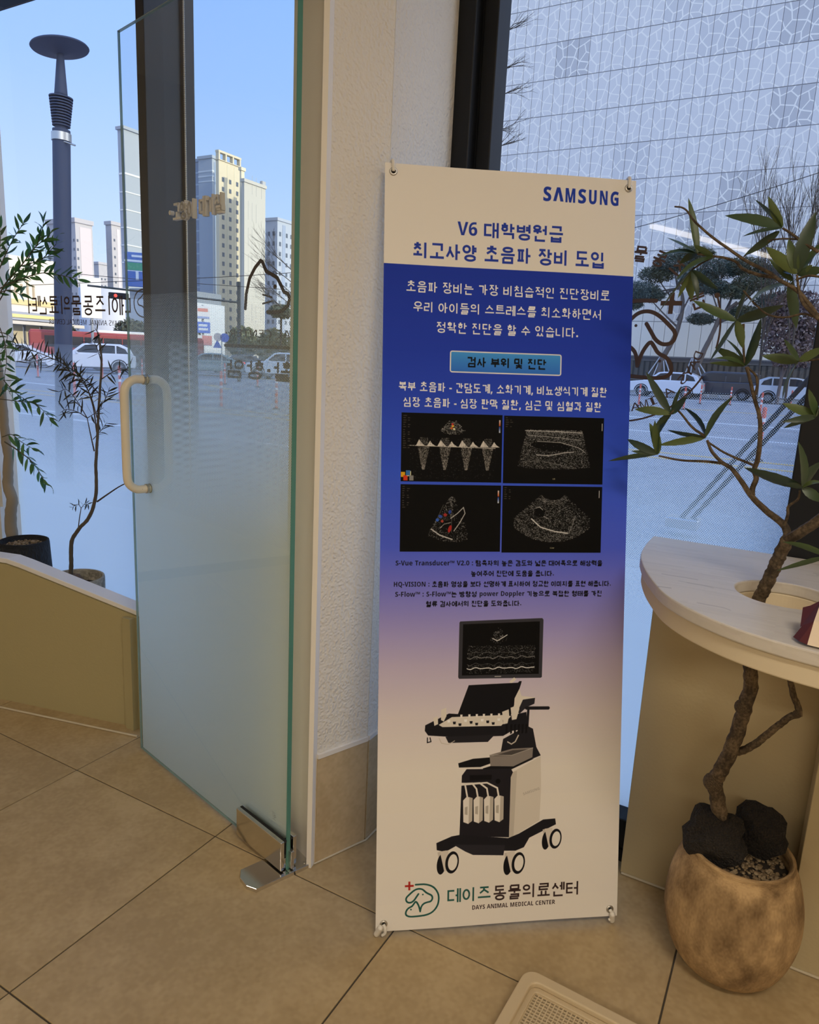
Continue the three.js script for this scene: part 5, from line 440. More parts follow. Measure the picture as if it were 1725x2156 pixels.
  zf([[545, 995], [640, 970], [770, 965], [770, 1000], [690, 1025], [550, 1022]], '#16161a'); zf([[705, 1035], [800, 1010], [1040, 985], [890, 1050], [712, 1047]], '#17171b'); zf([[748, 950], [895, 915], [1033, 912], [1030, 975], [905, 1030], [755, 1022]], '#8d8681'); zf([[770, 958], [900, 925], [1010, 922], [885, 960]], '#4f4a48'); zs([[748, 950], [890, 958], [1033, 914]], '#c8c2ba', 1.2);
  zf([[570, 1075], [600, 1035], [890, 1045], [905, 1070], [890, 1490], [560, 1465]], '#232127'); zf([[620, 1075], [765, 1078], [762, 1110], [622, 1108]], '#121115'); { const [p] = Z([[806, 1122]]); g.fillStyle = '#0b0b0d'; g.beginPath(); g.arc(p[0], p[1], 6, 0, 7); g.fill(); }
  zf([[905, 1065], [1085, 970], [1092, 1180], [1085, 1390], [950, 1465], [895, 1495], [885, 1490], [890, 1100]], '#ddd6cb'); zf([[905, 1065], [930, 1060], [915, 1480], [895, 1495], [885, 1490], [890, 1100]], '#c9c2b7');
  g.save(); { const [p] = Z([[975, 1222]]); g.translate(...p); g.rotate(-.3); g.fillStyle = '#bdb6ac'; g.font = 'bold 9px sans-serif'; g.fillText('SAMSUNG', 0, 0); } g.restore();
  for (let k = 0; k < 4; k++) { const x = 580 + k * 68; zf([[x, 1235], [x + 20, 1215], [x + 40, 1215], [x + 56, 1228], [x + 56, 1370], [x + 36, 1388], [x + 4, 1375]], '#efeae2'); zf([[x + 40, 1215], [x + 62, 1222], [x + 62, 1370], [x + 38, 1386]], '#c3bbb0'); zf([[x + 12, 1280], [x + 30, 1275], [x + 30, 1330], [x + 12, 1325]], '#bdb6ab'); zs([[565, 1125 + k * 3], [590 + k * 48, 1128], [x + 18, 1165], [x + 28, 1218]], '#ece7df', 4.2); }
  zf([[412, 1500], [510, 1462], [565, 1455], [880, 1495], [950, 1470], [1110, 1385], [1190, 1382], [1196, 1420], [1020, 1500], [985, 1560], [930, 1580], [850, 1575], [640, 1560], [540, 1525], [470, 1560], [415, 1545]], '#1f1e24'); zf([[520, 1515], [860, 1540], [850, 1605], [650, 1590], [600, 1565]], '#2d2c33');
  for (const [x, y, s] of [[515, 1630, 1], [950, 1662, 1], [1195, 1515, .92]]) { const [[u, v]] = Z([[x, y]]); zf([[x - 95 * s, y - 70 * s], [x - 40 * s, y - 80 * s], [x - 30 * s, y + 50 * s], [x - 70 * s, y + 60 * s]], '#cfc7bd'); g.fillStyle = '#17161b'; g.beginPath(); g.ellipse(u - 26 * s, v + 3, 11 * s, 25 * s, .1, 0, 7); g.fill(); zf([[x - 80 * s, y - 75 * s], [x - 25 * s, y - 80 * s], [x - 20 * s, y + 40 * s], [x - 50 * s, y + 55 * s]], '#ded6cc'); g.fillStyle = '#17161b'; g.beginPath(); g.ellipse(u, v, 16.5 * s, 27 * s, .12, 0, 7); g.fill(); g.fillStyle = '#f3eee6'; g.beginPath(); g.ellipse(u + 1.5, v, 11.5 * s, 20 * s, .12, 0, 7); g.fill(); }
  // clinic name
  g.save(); g.translate(70, 1688); emblem(g, '#215a52', '#b32a22'); g.restore();
  g.lineCap = 'butt'; g.lineJoin = 'miter'; g.fillStyle = g.strokeStyle = '#2a5f58'; write(g, '데이즈', 170, 281, 1737.5, 41, .10); g.fillStyle = g.strokeStyle = '#3a2a2a'; write(g, '동물의료센터', 283, 503, 1738.5, 41, .10); write(g, 'DAYS ANIMAL MEDICAL CENTER', 232, 441, 1762, 14.5, .1, true);
  return ctex(c, { clamp: true });
}
{
  const W = .6, Hh = 1.79, ban = thing('advertising_banner', 'tall printed banner for an ultrasound scanner leaning on a stand beside the pier', 'banner', undefined, [-.723, .012, -1.254], .635);
  const lean = new THREE.Group(); lean.rotation.set(-.170, 0, .0125); // the sheet leans back
  const apply = (g) => { lean.updateMatrix(); return g.applyMatrix4(lean.matrix); };
  const sheetMat = phys([1, 1, 1], .7, { map: printBanner(), specularIntensity: .3 });
  const seg = new THREE.PlaneGeometry(W, Hh, 24, 48).translate(W / 2, Hh / 2, 0), p = seg.attributes.position;
  for (let i = 0; i < p.count; i++) { const x = p.getX(i) / W, y = p.getY(i) / Hh; p.setZ(i, -.006 * Math.sin(Math.PI * y) * (1 - .3 * Math.sin(Math.PI * x)) + .0015 * Math.sin(x * 7 + y * 3)); } seg.computeVertexNormals();
  const sheet = mesh('sheet', apply(seg), sheetMat, ban);
  mesh('sheet_back', seg.clone().translate(0, 0, -.0012), std([.82, .80, .76], .7), ban);
  for (const [x, y] of [[.019, Hh - .019], [.581, Hh - .019], [.019, .018], [.581, .018]]) {
    mesh('grommet', apply(new THREE.TorusGeometry(.0068, .0028, 10, 22).translate(x, y, .001)), M.steelDull, ban);
    mesh('grommet_hole', apply(new THREE.CircleGeometry(.0055, 16).translate(x, y, .0012)), M.black, ban);
    const up = y > 1 ? 1 : -1, sx = x < .3 ? -1 : 1;
    mesh('hook', apply(tube(up > 0 ? [V(x + sx * .004, y + .012, -.03), V(x + sx * .003, y + .026, -.012), V(x + sx * .001, y + .022, .004), V(x, y + .010, .007), V(x, y - .001, .0045)] : [V(x - .001, y + .001, .0035), V(x + .003, y - .008, .009), V(x + .002, y - .018, .009), V(x - .004, y - .024, .006)], .0042, .0036, 9)), M.plastic, ban);
  }
  const feet = [V(.006, -.012, .012), V(.584, -.010, .012)];
  for (const f of feet) mesh('foot', [new THREE.CapsuleGeometry(.0068, .026, 4, 12).rotateX(.35).rotateZ(f.x < .3 ? -.28 : .2).translate(f.x, f.y + .021, f.z - .004)], M.plastic, ban);
  const hub = V(.3, .80, -.30);
  for (const [x, y, z] of [[.012, .022, -.02], [.588, .022, -.02]]) mesh('stand_leg', rod(V(x, y, z), hub, .005, 10), M.black, ban);
  for (const [x, y] of [[.015, Hh + .006], [.585, Hh + .006]]) { const e = apply(new THREE.BufferGeometry().setFromPoints([V(x, y, -.03)])).attributes.position; mesh('stand_arm', rod(hub, V(e.getX(0), e.getY(0), e.getZ(0)), .0035, 8), M.black, ban); }
  mesh('stand_leg', rod(hub, V(.3, .0, -.42), .005, 10), M.black, ban); mesh('stand_hub', rbox(.05, .06, .03, .006, hub.x, hub.y, hub.z), M.black, ban);
}

// ------------------------------------------------------------------ counter with a hole for the tree
{
  const front = [[-.302, -1.845], [-.300, -1.74], [-.291, -1.64], [-.274, -1.565], [-.246, -1.480], [-.2, -1.375], [-.16, -1.318], [-.116, -1.276], [-.06, -1.238], [.0, -1.213], [.06, -1.199], [.13, -1.192], [.25, -1.20], [.40, -1.25], [.52, -1.36], [.60, -1.52], [.62, -1.70], [.62, -1.845]];
  const outline = (off) => { const sp = new THREE.SplineCurve(front.map(([x, z]) => new THREE.Vector2(.15 + (x - .15) * (1 - off / .46), -(-1.845 + (z + 1.845) * (1 - off / .65))))); const s = new THREE.Shape(sp.getPoints(90)); s.closePath(); const h = new THREE.Path(); h.absarc(.008, 1.502, .088 + off * .2, 0, Math.PI * 2, true); s.holes.push(h); return s; };
  const slab = (off, y0, y1, bev) => new THREE.ExtrudeGeometry(outline(off), { depth: y1 - y0 - 2 * bev, bevelEnabled: true, bevelThickness: bev, bevelSize: bev, bevelOffset: -bev, bevelSegments: 2, curveSegments: 40 }).rotateX(-Math.PI / 2).translate(0, y0 + bev, 0);
  const [cv, g] = canvas(1024, 512); g.fillStyle = '#dcd6cc'; g.fillRect(0, 0, 1024, 512);
  for (let i = 0; i < 700; i++) { const y = rr(0, 512), x = rr(-100, 1024), w = rr(30, 260), a = rr(.01, .06); g.strokeStyle = rnd() < .55 ? `rgba(120,112,104,${a})` : `rgba(250,248,244,${a * 1.6})`; g.lineWidth = rr(1, 7); g.beginPath(); g.moveTo(x, y); g.bezierCurveTo(x + w * .3, y + rr(-6, 6), x + w * .6, y + rr(-8, 8), x + w, y + rr(-10, 10)); g.stroke(); }
  for (let i = 0; i < 26; i++) { const y = rr(20, 500), x = rr(0, 900); g.strokeStyle = `rgba(96,90,86,${rr(.08, .25)})`; g.lineWidth = rr(1.5, 4); g.beginPath(); g.moveTo(x, y); g.bezierCurveTo(x + 25, y - 3, x + 45, y + 4, x + rr(50, 110), y + rr(-8, 8)); g.stroke(); }
  const stone = phys([.92, .92, .92], .38, { map: ctex(cv) });
  const table = thing('counter_table', 'rounded stone-look counter with a round hole and beige support panels by the window', 'counter');
  mesh('top', metric(slab(0, .911, .935, .003), 1), stone, table);
  mesh('apron', slab(.007, .874, .911, .003), std([.72, .62, .44], .6), table);
  mesh('support_panel', metric(rbox(.56, .868, .022, .002, .006, .438, -1.806), .5), M.panel, table);
  mesh('support_panel', metric(rbox(.42, .868, .10, .002, .335, .438, -1.74), .5), M.panel, table);
  mesh('foot_line', [rod(V(-.27, .004, -1.793), V(.12, .004, -1.793), .0035, 6), rod(V(.125, .004, -1.688), V(.54, .004, -1.688), .0035, 6)], M.footLine, table);
  // crumpled paper bag on the counter
  const bag = thing('paper_bag', 'crumpled pale paper bag with a dark red folded end on the counter', 'paper bag', undefined, [.052, .936, -1.262], -.10);
  const tri = (faces) => { const geo = new THREE.BufferGeometry(); geo.setAttribute('position', new THREE.Float32BufferAttribute(faces.flat(2), 3)); geo.computeVertexNormals(); return clean(geo); };
  const P = { a: [0, .003, .05], b: [.002, .034, .022], c: [.004, .056, -.03], d: [.010, .004, -.062], a2: [.22, .003, .06], b2: [.21, .058, .02], c2: [.21, .074, -.04], d2: [.22, .004, -.08] };
  mesh('paper', tri([[P.a, P.a2, P.b2], [P.a, P.b2, P.b], [P.b, P.b2, P.c2], [P.b, P.c2, P.c], [P.c, P.c2, P.d2], [P.c, P.d2, P.d], [P.a2, P.d2, P.c2], [P.a2, P.c2, P.b2], [P.a, P.d, P.d2], [P.a, P.d2, P.a2]]), std([.80, .66, .50], .8), bag);
  const e1 = [-.012, .004, .045], e2 = [-.013, .022, .018], e2b = [-.016, .017, .012], e3 = [-.010, .044, -.028], e4 = [-.002, .004, -.05];
  mesh('red_end', tri([[e1, P.a, P.b], [e1, P.b, e2], [e2b, P.b, P.c], [e2b, P.c, e3], [e3, P.c, P.d], [e3, P.d, e4], [[-.022, .004, .030], e1, e2], [[-.020, .038, -.03], e3, e2b]]), std([.09, .014, .018], .75), bag);
}

// ------------------------------------------------------------------ clay pot and the tree growing through the counter
{
  const clay = noiseTex(512, [[4, .9], [9, 1], [26, .6], [120, .35]], mixc([108, 84, 54], [196, 164, 118]));
  const pot = thing('clay_pot', 'bulbous weathered clay pot under the counter', 'pot', undefined, [.004, 0, -1.628]);
  const prof = [[0, .001], [.07, .001], [.092, .006], [.118, .035], [.137, .085], [.1455, .14], [.141, .20], [.127, .255], [.1145, .285], [.1125, .297], [.108, .301], [.1025, .298], [.099, .286], [.101, .262], [0, .258]];
  mesh('body', new THREE.LatheGeometry(new THREE.SplineCurve(prof.map((p) => new THREE.Vector2(...p))).getPoints(70).map((p) => new THREE.Vector2(Math.max(0, p.x), p.y)), 72).rotateZ(.0), std([1, 1, 1], .88, { map: (() => { clay.repeat.set(2, 1.2); return clay; })(), bumpMap: fineBump, bumpScale: .001 }), pot);
  mesh('soil', cyl(.099, .099, .01, 0, .262, 0, 40), M.soil, pot); M.gravel(0, 0, .096, .268, 520, pot, .0045);
  const lava = std([.022, .018, .015], 1, { bumpMap: plasterBump, bumpScale: .006 });
  tag(mesh('lava_rock', metric(M.clod(.064, 1.02, 1.12, .8, 1.3).translate(-.052, .325, -1.596), .3), lava, scene), 'large black lava rock at the left of the tree trunk', 'rock');
  tag(mesh('lava_rock', metric(M.clod(.060, .95, 1.05, .75, 4.1).translate(.036, .334, -1.672), .3), lava, scene), 'black lava rock behind the tree trunk on the right', 'rock');
  const tree = thing('indoor_tree', 'slender indoor tree with whorls of long toothed leaves growing up through the counter', 'plant');
  const barkMat = std([1, 1, 1], .9, { map: noiseTex(256, [[10, 1], [40, .8], [100, .5]], mixc([58, 48, 36], [120, 103, 80])), bumpMap: fineBump, bumpScale: .0015 });
  barkMat.map.repeat.set(6, 6);
  TREE_BRANCH.forEach(([p, a, b], i) => mesh(i < 2 ? 'trunk' : 'branch', tube(p, a, b, i < 2 ? 11 : 7, i < 3 ? .13 : .05, i < 2 ? 46 : undefined), barkMat, tree));
  for (const [i, k, r] of [[0, 2, .021], [0, 5, .0165], [0, 8, .0165], [2, 4, .0085]]) mesh('knot', new THREE.IcosahedronGeometry(r, 2).translate(...TREE_BRANCH[i][0][k]).translate(-.004, 0, .002), barkMat, tree);
  const greens = [[.065, .105, .035], [.045, .08, .035], [.10, .14, .04], [.035, .062, .034]].map((c) => phys(c, .42, { transmission: .16, thickness: 0 }));
  TREE_LEAF.forEach(([b, t, w], i) => { mesh('leaf', leafShape(V(...b), V(...t), w * .76, rr(.5, 1.6) * (rnd() < .5 ? -1 : 1), rr(-.06, .12), 11, .03), greens[Math.floor(rnd() * 4)], tree); });
}

// ------------------------------------------------------------------ plastic tray on the floor
{
  const t = thing('plastic_tray', 'beige plastic tray with a perforated grid on the floor', 'tray', undefined, [-.372, 0, -1.322], -.05);
  const rr4 = (x0, z0, x1, z1, r) => { const s = new THREE.Shape(); s.moveTo(x0 + r, z0); s.lineTo(x1 - r, z0); s.absarc(x1 - r, z0 + r, r, -Math.PI / 2, 0); s.lineTo(x1, z1 - r); s.absarc(x1 - r, z1 - r, r, 0, Math.PI / 2); s.lineTo(x0 + r, z1); s.absarc(x0 + r, z1 - r, r, Math.PI / 2, Math.PI); s.lineTo(x0, z0 + r); s.absarc(x0 + r, z0 + r, r, Math.PI, Math.PI * 1.5); return s; };
  const ringG = (a, b, y0, y1, bev) => { const s = rr4(a[0], a[1], a[2], a[3], a[4]); s.holes.push(rr4(b[0], b[1], b[2], b[3], b[4])); return new THREE.ExtrudeGeometry(s, { depth: y1 - y0 - 2 * bev, bevelEnabled: true, bevelThickness: bev, bevelSize: bev, bevelOffset: -bev, bevelSegments: 3, curveSegments: 8 }).rotateX(Math.PI / 2).translate(0, y1 - bev, 0); };
  mesh('rim', ringG([0, 0, .46, .36, .03], [.026, .026, .434, .334, .018], .028, .042, .004), M.tray, t);
  mesh('wall', ringG([.008, .008, .452, .352, .026], [.02, .02, .44, .34, .02], .002, .034, .001), M.tray, t);
  mesh('inner_lip', ringG([.022, .022, .438, .338, .018], [.036, .036, .424, .324, .008], .018, .028, .002), M.tray, t);
  const bars = []; for (let x = .036; x < .425; x += .0092) bars.push(span(x - .0014, x + .0014, .019, .023, .036, .324)); for (let z = .036; z < .325; z += .0078) bars.push(span(.036, .424, .0192, .0228, z - .0016, z + .0016));
  mesh('grid', bars, M.tray, t).userData.kind = 'stuff';
  mesh('bottom', span(.016, .444, .001, .004, .016, .344), M.tray, t);
}

// ------------------------------------------------------------------ ceiling strip lamps, out of view; all but the first placed for their light
LAMPS.forEach(([x, z, turn, len, wid, power], i) => {
  const l = thing('unseen_ceiling_lamp', ['long slim warm strip lamp at the rear of the ceiling', 'unseen warm strip lamp on the ceiling, placed to light the banner', 'unseen warm strip lamp on the ceiling, placed to light the banner top and pier', 'unseen warm strip lamp on the ceiling, placed to light the parapet side'][i], 'lamp', undefined, [x, CEILING - .04, z], turn);
  mesh('housing', [span(-len / 2 - .01, len / 2 + .01, .0, .04, -wid / 2 - .01, wid / 2 + .01)], M.plastic, l);
  mesh('diffuser', span(-len / 2, len / 2, -.004, .0, -wid / 2, wid / 2), std([.8, .7, .5], .6, { emissive: WARM, emissiveIntensity: i ? 2 : 2.2 }), l);
  const a = new THREE.RectAreaLight(WARM, power, len, wid); a.position.set(0, -.012, 0); a.rotation.x = -Math.PI / 2; l.add(a);
});

// ------------------------------------------------------------------ outside: street, cars, trees, buildings
const GY = -.15;
{
  const asphaltTex = noiseTex(512, [[6, .5], [40, .5], [200, 1]], mixc([128, 131, 136], [156, 159, 164]));
  const walkTex = noiseTex(256, [[8, .5], [90, 1]], mixc([184, 181, 178], [212, 209, 204]));
  const street = structure('street', 'grey asphalt street outside the windows', 'street', metric(span(-420, 260, GY - .5, GY, -420, -5.2), 6), std([1, 1, 1], .9, { map: asphaltTex }));
  const walk = structure('sidewalk', 'pale pavement in front of the shop windows', 'sidewalk', metric(span(-60, 40, GY - .4, GY + .12, -5.2, -2.05), 1.2), std([1, 1, 1], .9, { map: walkTex }));
  mesh('kerb', rbox(100, .16, .18, .02, -10, GY + .06, -5.2), std([.42, .41, .40], .9), walk);
  const white = std([.72, .74, .76], .8), yellow = std([.58, .40, .13], .8);
  const stripe = (m, x0, x1, z0, z1, w) => { const a = Math.atan2(-(z1 - z0), x1 - x0), L = Math.hypot(x1 - x0, z1 - z0); mesh('lane_line', box(L, .012, w, (x0 + x1) / 2, GY + .004, (z0 + z1) / 2, a), m, street); };
  stripe(white, -6, 12, -25.4, -25.4, .18); stripe(white, -5, 12, -19.4, -19.4, .16); stripe(yellow, -40, 14, -34.6, -34.6, .2); stripe(yellow, -30, 14, -14.4, -14.4, .15); stripe(yellow, -30, 14, -13.4, -13.4, .15); stripe(white, -32, -18, -17.5, -16.4, .18); stripe(yellow, -32, -20, -22, -20.5, .18); stripe(white, -40, -18, -12.2, -11.6, .15); stripe(white, -34, -14, -10.2, -10.2, .15); stripe(yellow, -24.4, -21.4, -24.6, -22.6, .5); stripe(yellow, -19.6, -17.4, -24.9, -22.9, .5); stripe(white, -9, 6, -47.0, -47.0, .2); stripe(white, -26, -12, -30, -30, .2); stripe(yellow, -60, -24, -31, -23, .2); stripe(white, -16, -6, -9.4, -9.4, .15);
}
{ // street lamp with a tilted disc head
  const l = thing('street_lamp', 'blue-grey street lamp post with a flat disc head', 'street lamp'), m = phys([.045, .062, .11], .6);
  const a = V(-6.556, GY, -4.584), b = V(-6.481, 3.30, -4.690), c = V(-6.475, 3.60, -4.699), d = V(-6.468, 3.95, -4.708);
  mesh('post', [rod(a, b, .082, 24, .078)], m, l);
  const u = d.clone().sub(c).normalize();
  const fins = [rod(b, c, .055, 20)]; for (let i = 0; i < 11; i++) { const p = b.clone().lerp(c, .10 + i * .08), r = .078 + i * .0026; fins.push(rod(p, p.clone().addScaledVector(u, .011), r, 22)); }
  mesh('heat_sink', fins, m, l); mesh('clamp', [rod(b.clone().addScaledVector(u, -.10), b.clone().addScaledVector(u, -.03), .088, 22), rod(V(-6.42, 3.19, -4.66), V(-6.33, 3.16, -4.72), .008, 6)], M.steelDull, l);
  mesh('neck', tube([c.clone().addScaledVector(u, -.02), c.clone().addScaledVector(u, .06), d], .06, .03, 16, 0, 12), m, l);
  const disc = new THREE.LatheGeometry([[0, -.04], [.05, -.035], [.09, -.015], [.17, -.004], [.245, .008], [.252, .018], [.245, .028], [.17, .04], [0, .05]].map((p) => new THREE.Vector2(...p)), 48);
  disc.applyQuaternion(new THREE.Quaternion().setFromUnitVectors(V(0, 1, 0), V(-.1, 1, .06).normalize())).translate(d.x, d.y + .03, d.z); mesh('disc_head', disc, m, l);
}
// ---- panelled white building opposite
{
  const bld = thing('panelled_building', 'large white building clad in patterned metal panels across the street', 'building');
  const Z = -62, X0 = -28, CW = .93, RH = 2.76, Y0 = 2.75, white = [.95, .93, .84];
  mesh('wall', span(X0, 44, GY, 39, Z - 22, Z - .3), std([.40, .41, .44], .9), bld);
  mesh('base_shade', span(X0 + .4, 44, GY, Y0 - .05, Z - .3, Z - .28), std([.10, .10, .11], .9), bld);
  const motif = (line, dark) => { const [c, g] = canvas(768, 768); g.fillStyle = '#f4f5fa'; g.fillRect(0, 0, 768, 768); const [pc, pg] = canvas(8, 8); pg.fillStyle = dark; pg.fillRect(0, 0, 8, 8); pg.fillStyle = '#f2f3f8'; pg.beginPath(); pg.arc(4, 4, 2.1, 0, 7); pg.fill();
    g.fillStyle = g.createPattern(pc, 'repeat'); g.fillRect(0, 0, 768, 768); g.strokeStyle = line; g.lineCap = g.lineJoin = 'round';
    const net = [[0, 60, 150, 170, 170, 330, 60, 470, 0, 520], [150, 170, 330, 90, 400, 0], [330, 90, 470, 210, 640, 130, 768, 60], [470, 210, 430, 370, 560, 470, 768, 520], [170, 330, 430, 370], [560, 470, 520, 640, 600, 768], [60, 470, 190, 600, 170, 768], [190, 600, 360, 560, 430, 370], [360, 560, 380, 700, 520, 640], [640, 130, 690, 300, 768, 330], [690, 300, 560, 470], [0, 330, 60, 470], [380, 700, 330, 768], [520, 640, 700, 660, 768, 700], [700, 660, 768, 520], [0, 700, 100, 768], [150, 170, 100, 0]];
    for (const n of net) { g.lineWidth = rr(18, 30); g.beginPath(); for (let i = 0; i < n.length; i += 2) { const q = [n[i] + (n[i] % 768 ? rr(-8, 8) : 0), n[i + 1]]; i ? g.lineTo(...q) : g.moveTo(...q); } g.stroke(); } return ctex(c, { clamp: true }); };
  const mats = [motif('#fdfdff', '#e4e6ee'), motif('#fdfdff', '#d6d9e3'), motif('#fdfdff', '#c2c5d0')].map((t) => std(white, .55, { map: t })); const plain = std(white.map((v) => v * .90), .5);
  const geo = [0, 1, 2].map((k) => { const g = clean(rbox(CW - .035, RH - .05, .06, .012, 0, 0, 0, 0, 1)), uv = g.attributes.uv, p = g.attributes.position; for (let i = 0; i < p.count; i++) uv.setXY(i, (k + (p.getX(i) / CW + .5)) / 3, p.getY(i) / RH + .5); return g; });
  const rest = [];
  for (let j = 0; j < 13; j++) for (let i = 0; i < 76; i++) {
    const x = X0 + CW * (i + .5), y = Y0 + RH * (j + .5), mod = Math.floor(i / 3), h = Math.abs(Math.sin(mod * 12.9 + j * 78.2) * 43758.5) % 1;
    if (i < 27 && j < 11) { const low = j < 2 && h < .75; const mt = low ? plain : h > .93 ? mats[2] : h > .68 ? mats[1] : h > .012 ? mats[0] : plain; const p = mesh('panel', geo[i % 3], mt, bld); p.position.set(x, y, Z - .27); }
    else if (j < 11 || i < 76) rest.push(geo[i % 3].clone().translate(x, y, Z - .27));
  }
  mesh('far_panels', rest, mats[0], bld).userData.kind = 'stuff';
  const blk = thing('unseen_block', 'unseen plain block out of view on the far right, placed to shade the street', 'building'); mesh('walls', span(120, 160, GY, 52, -49, 40), std([.45, .45, .47], .9), blk); mesh('roof_edge', span(119.8, 160.2, 52, 53, -49.2, 40.2), std([.5, .5, .5], .9), blk);  // block stands out of view, placed and sized to shade street and cars
  const fence = thing('boundary_fence', 'dark slatted fence at the foot of the panelled building', 'fence');
  mesh('board_wall', span(-30, 20, GY, 2.35, -60.1, -60), std([.075, .07, .062], .9), fence);
  for (let x = -29.5; x < 6; x += .42) mesh('slat', span(x - .13, x + .13, GY + .1, 2.3, -60, -59.94), std([.095, .088, .078], .85), fence);
  mesh('rail', [span(-30, 20, 2.32, 2.42, -60.12, -59.92), span(-30, 20, .8, .9, -60, -59.92)], std([.13, .125, .12], .8), fence);
  structure('verge', 'low stone kerb of the far pavement', 'kerb', [span(-60, 30, GY, GY + .16, -61, -57.6)], std([.42, .40, .37], .9));
}
// ---- foliage helpers
function tufts(n, blobs, len, wid, seedless) { const pos = []; for (const [x, y, z, rx, ry, rz, share = 1] of blobs) for (let i = 0; i < n * share; i++) { const a = rr(0, 6.283), u = rr(-1, 1), r = Math.cbrt(rnd()), s = Math.sqrt(1 - u * u), c = V(x + Math.cos(a) * s * r * rx, y + u * r * ry, z + Math.sin(a) * s * r * rz), d = V(rr(-1, 1), rr(-.4, 1), rr(-1, 1)).normalize(), w = V(rr(-1, 1), rr(-1, 1), rr(-1, 1)).cross(d).normalize(), L = len * rr(.6, 1.3), W = wid * rr(.7, 1.3); const A = c.clone().addScaledVector(d, -L / 2), B = c.clone().addScaledVector(d, L / 2), P = c.clone().addScaledVector(w, W / 2), Q = c.clone().addScaledVector(w, -W / 2); for (const p of [A, P, B, A, B, Q]) pos.push(p.x, p.y, p.z); } const g = new THREE.BufferGeometry(); g.setAttribute('position', new THREE.Float32BufferAttribute(pos, 3)); g.computeVertexNormals(); return clean(g); }
function bare(p, d, len, r, depth, out, spread = .6, up = .25) { const e = p.clone().addScaledVector(d, len); out.push(rod(p, e, r, depth > 2 ? 6 : 4, r * .7)); if (depth <= 0) return; const n = depth > 2 ? 3 : 2; for (let i = 0; i <= n; i++) { const q = d.clone().add(V(rr(-1, 1), rr(-.6, .8) + up, rr(-1, 1)).multiplyScalar(spread)).normalize(); bare(p.clone().lerp(e, i === n ? 1 : rr(.35, .95)), q, len * rr(.5, .75), r * .58, depth - 1, out, spread, up); } }
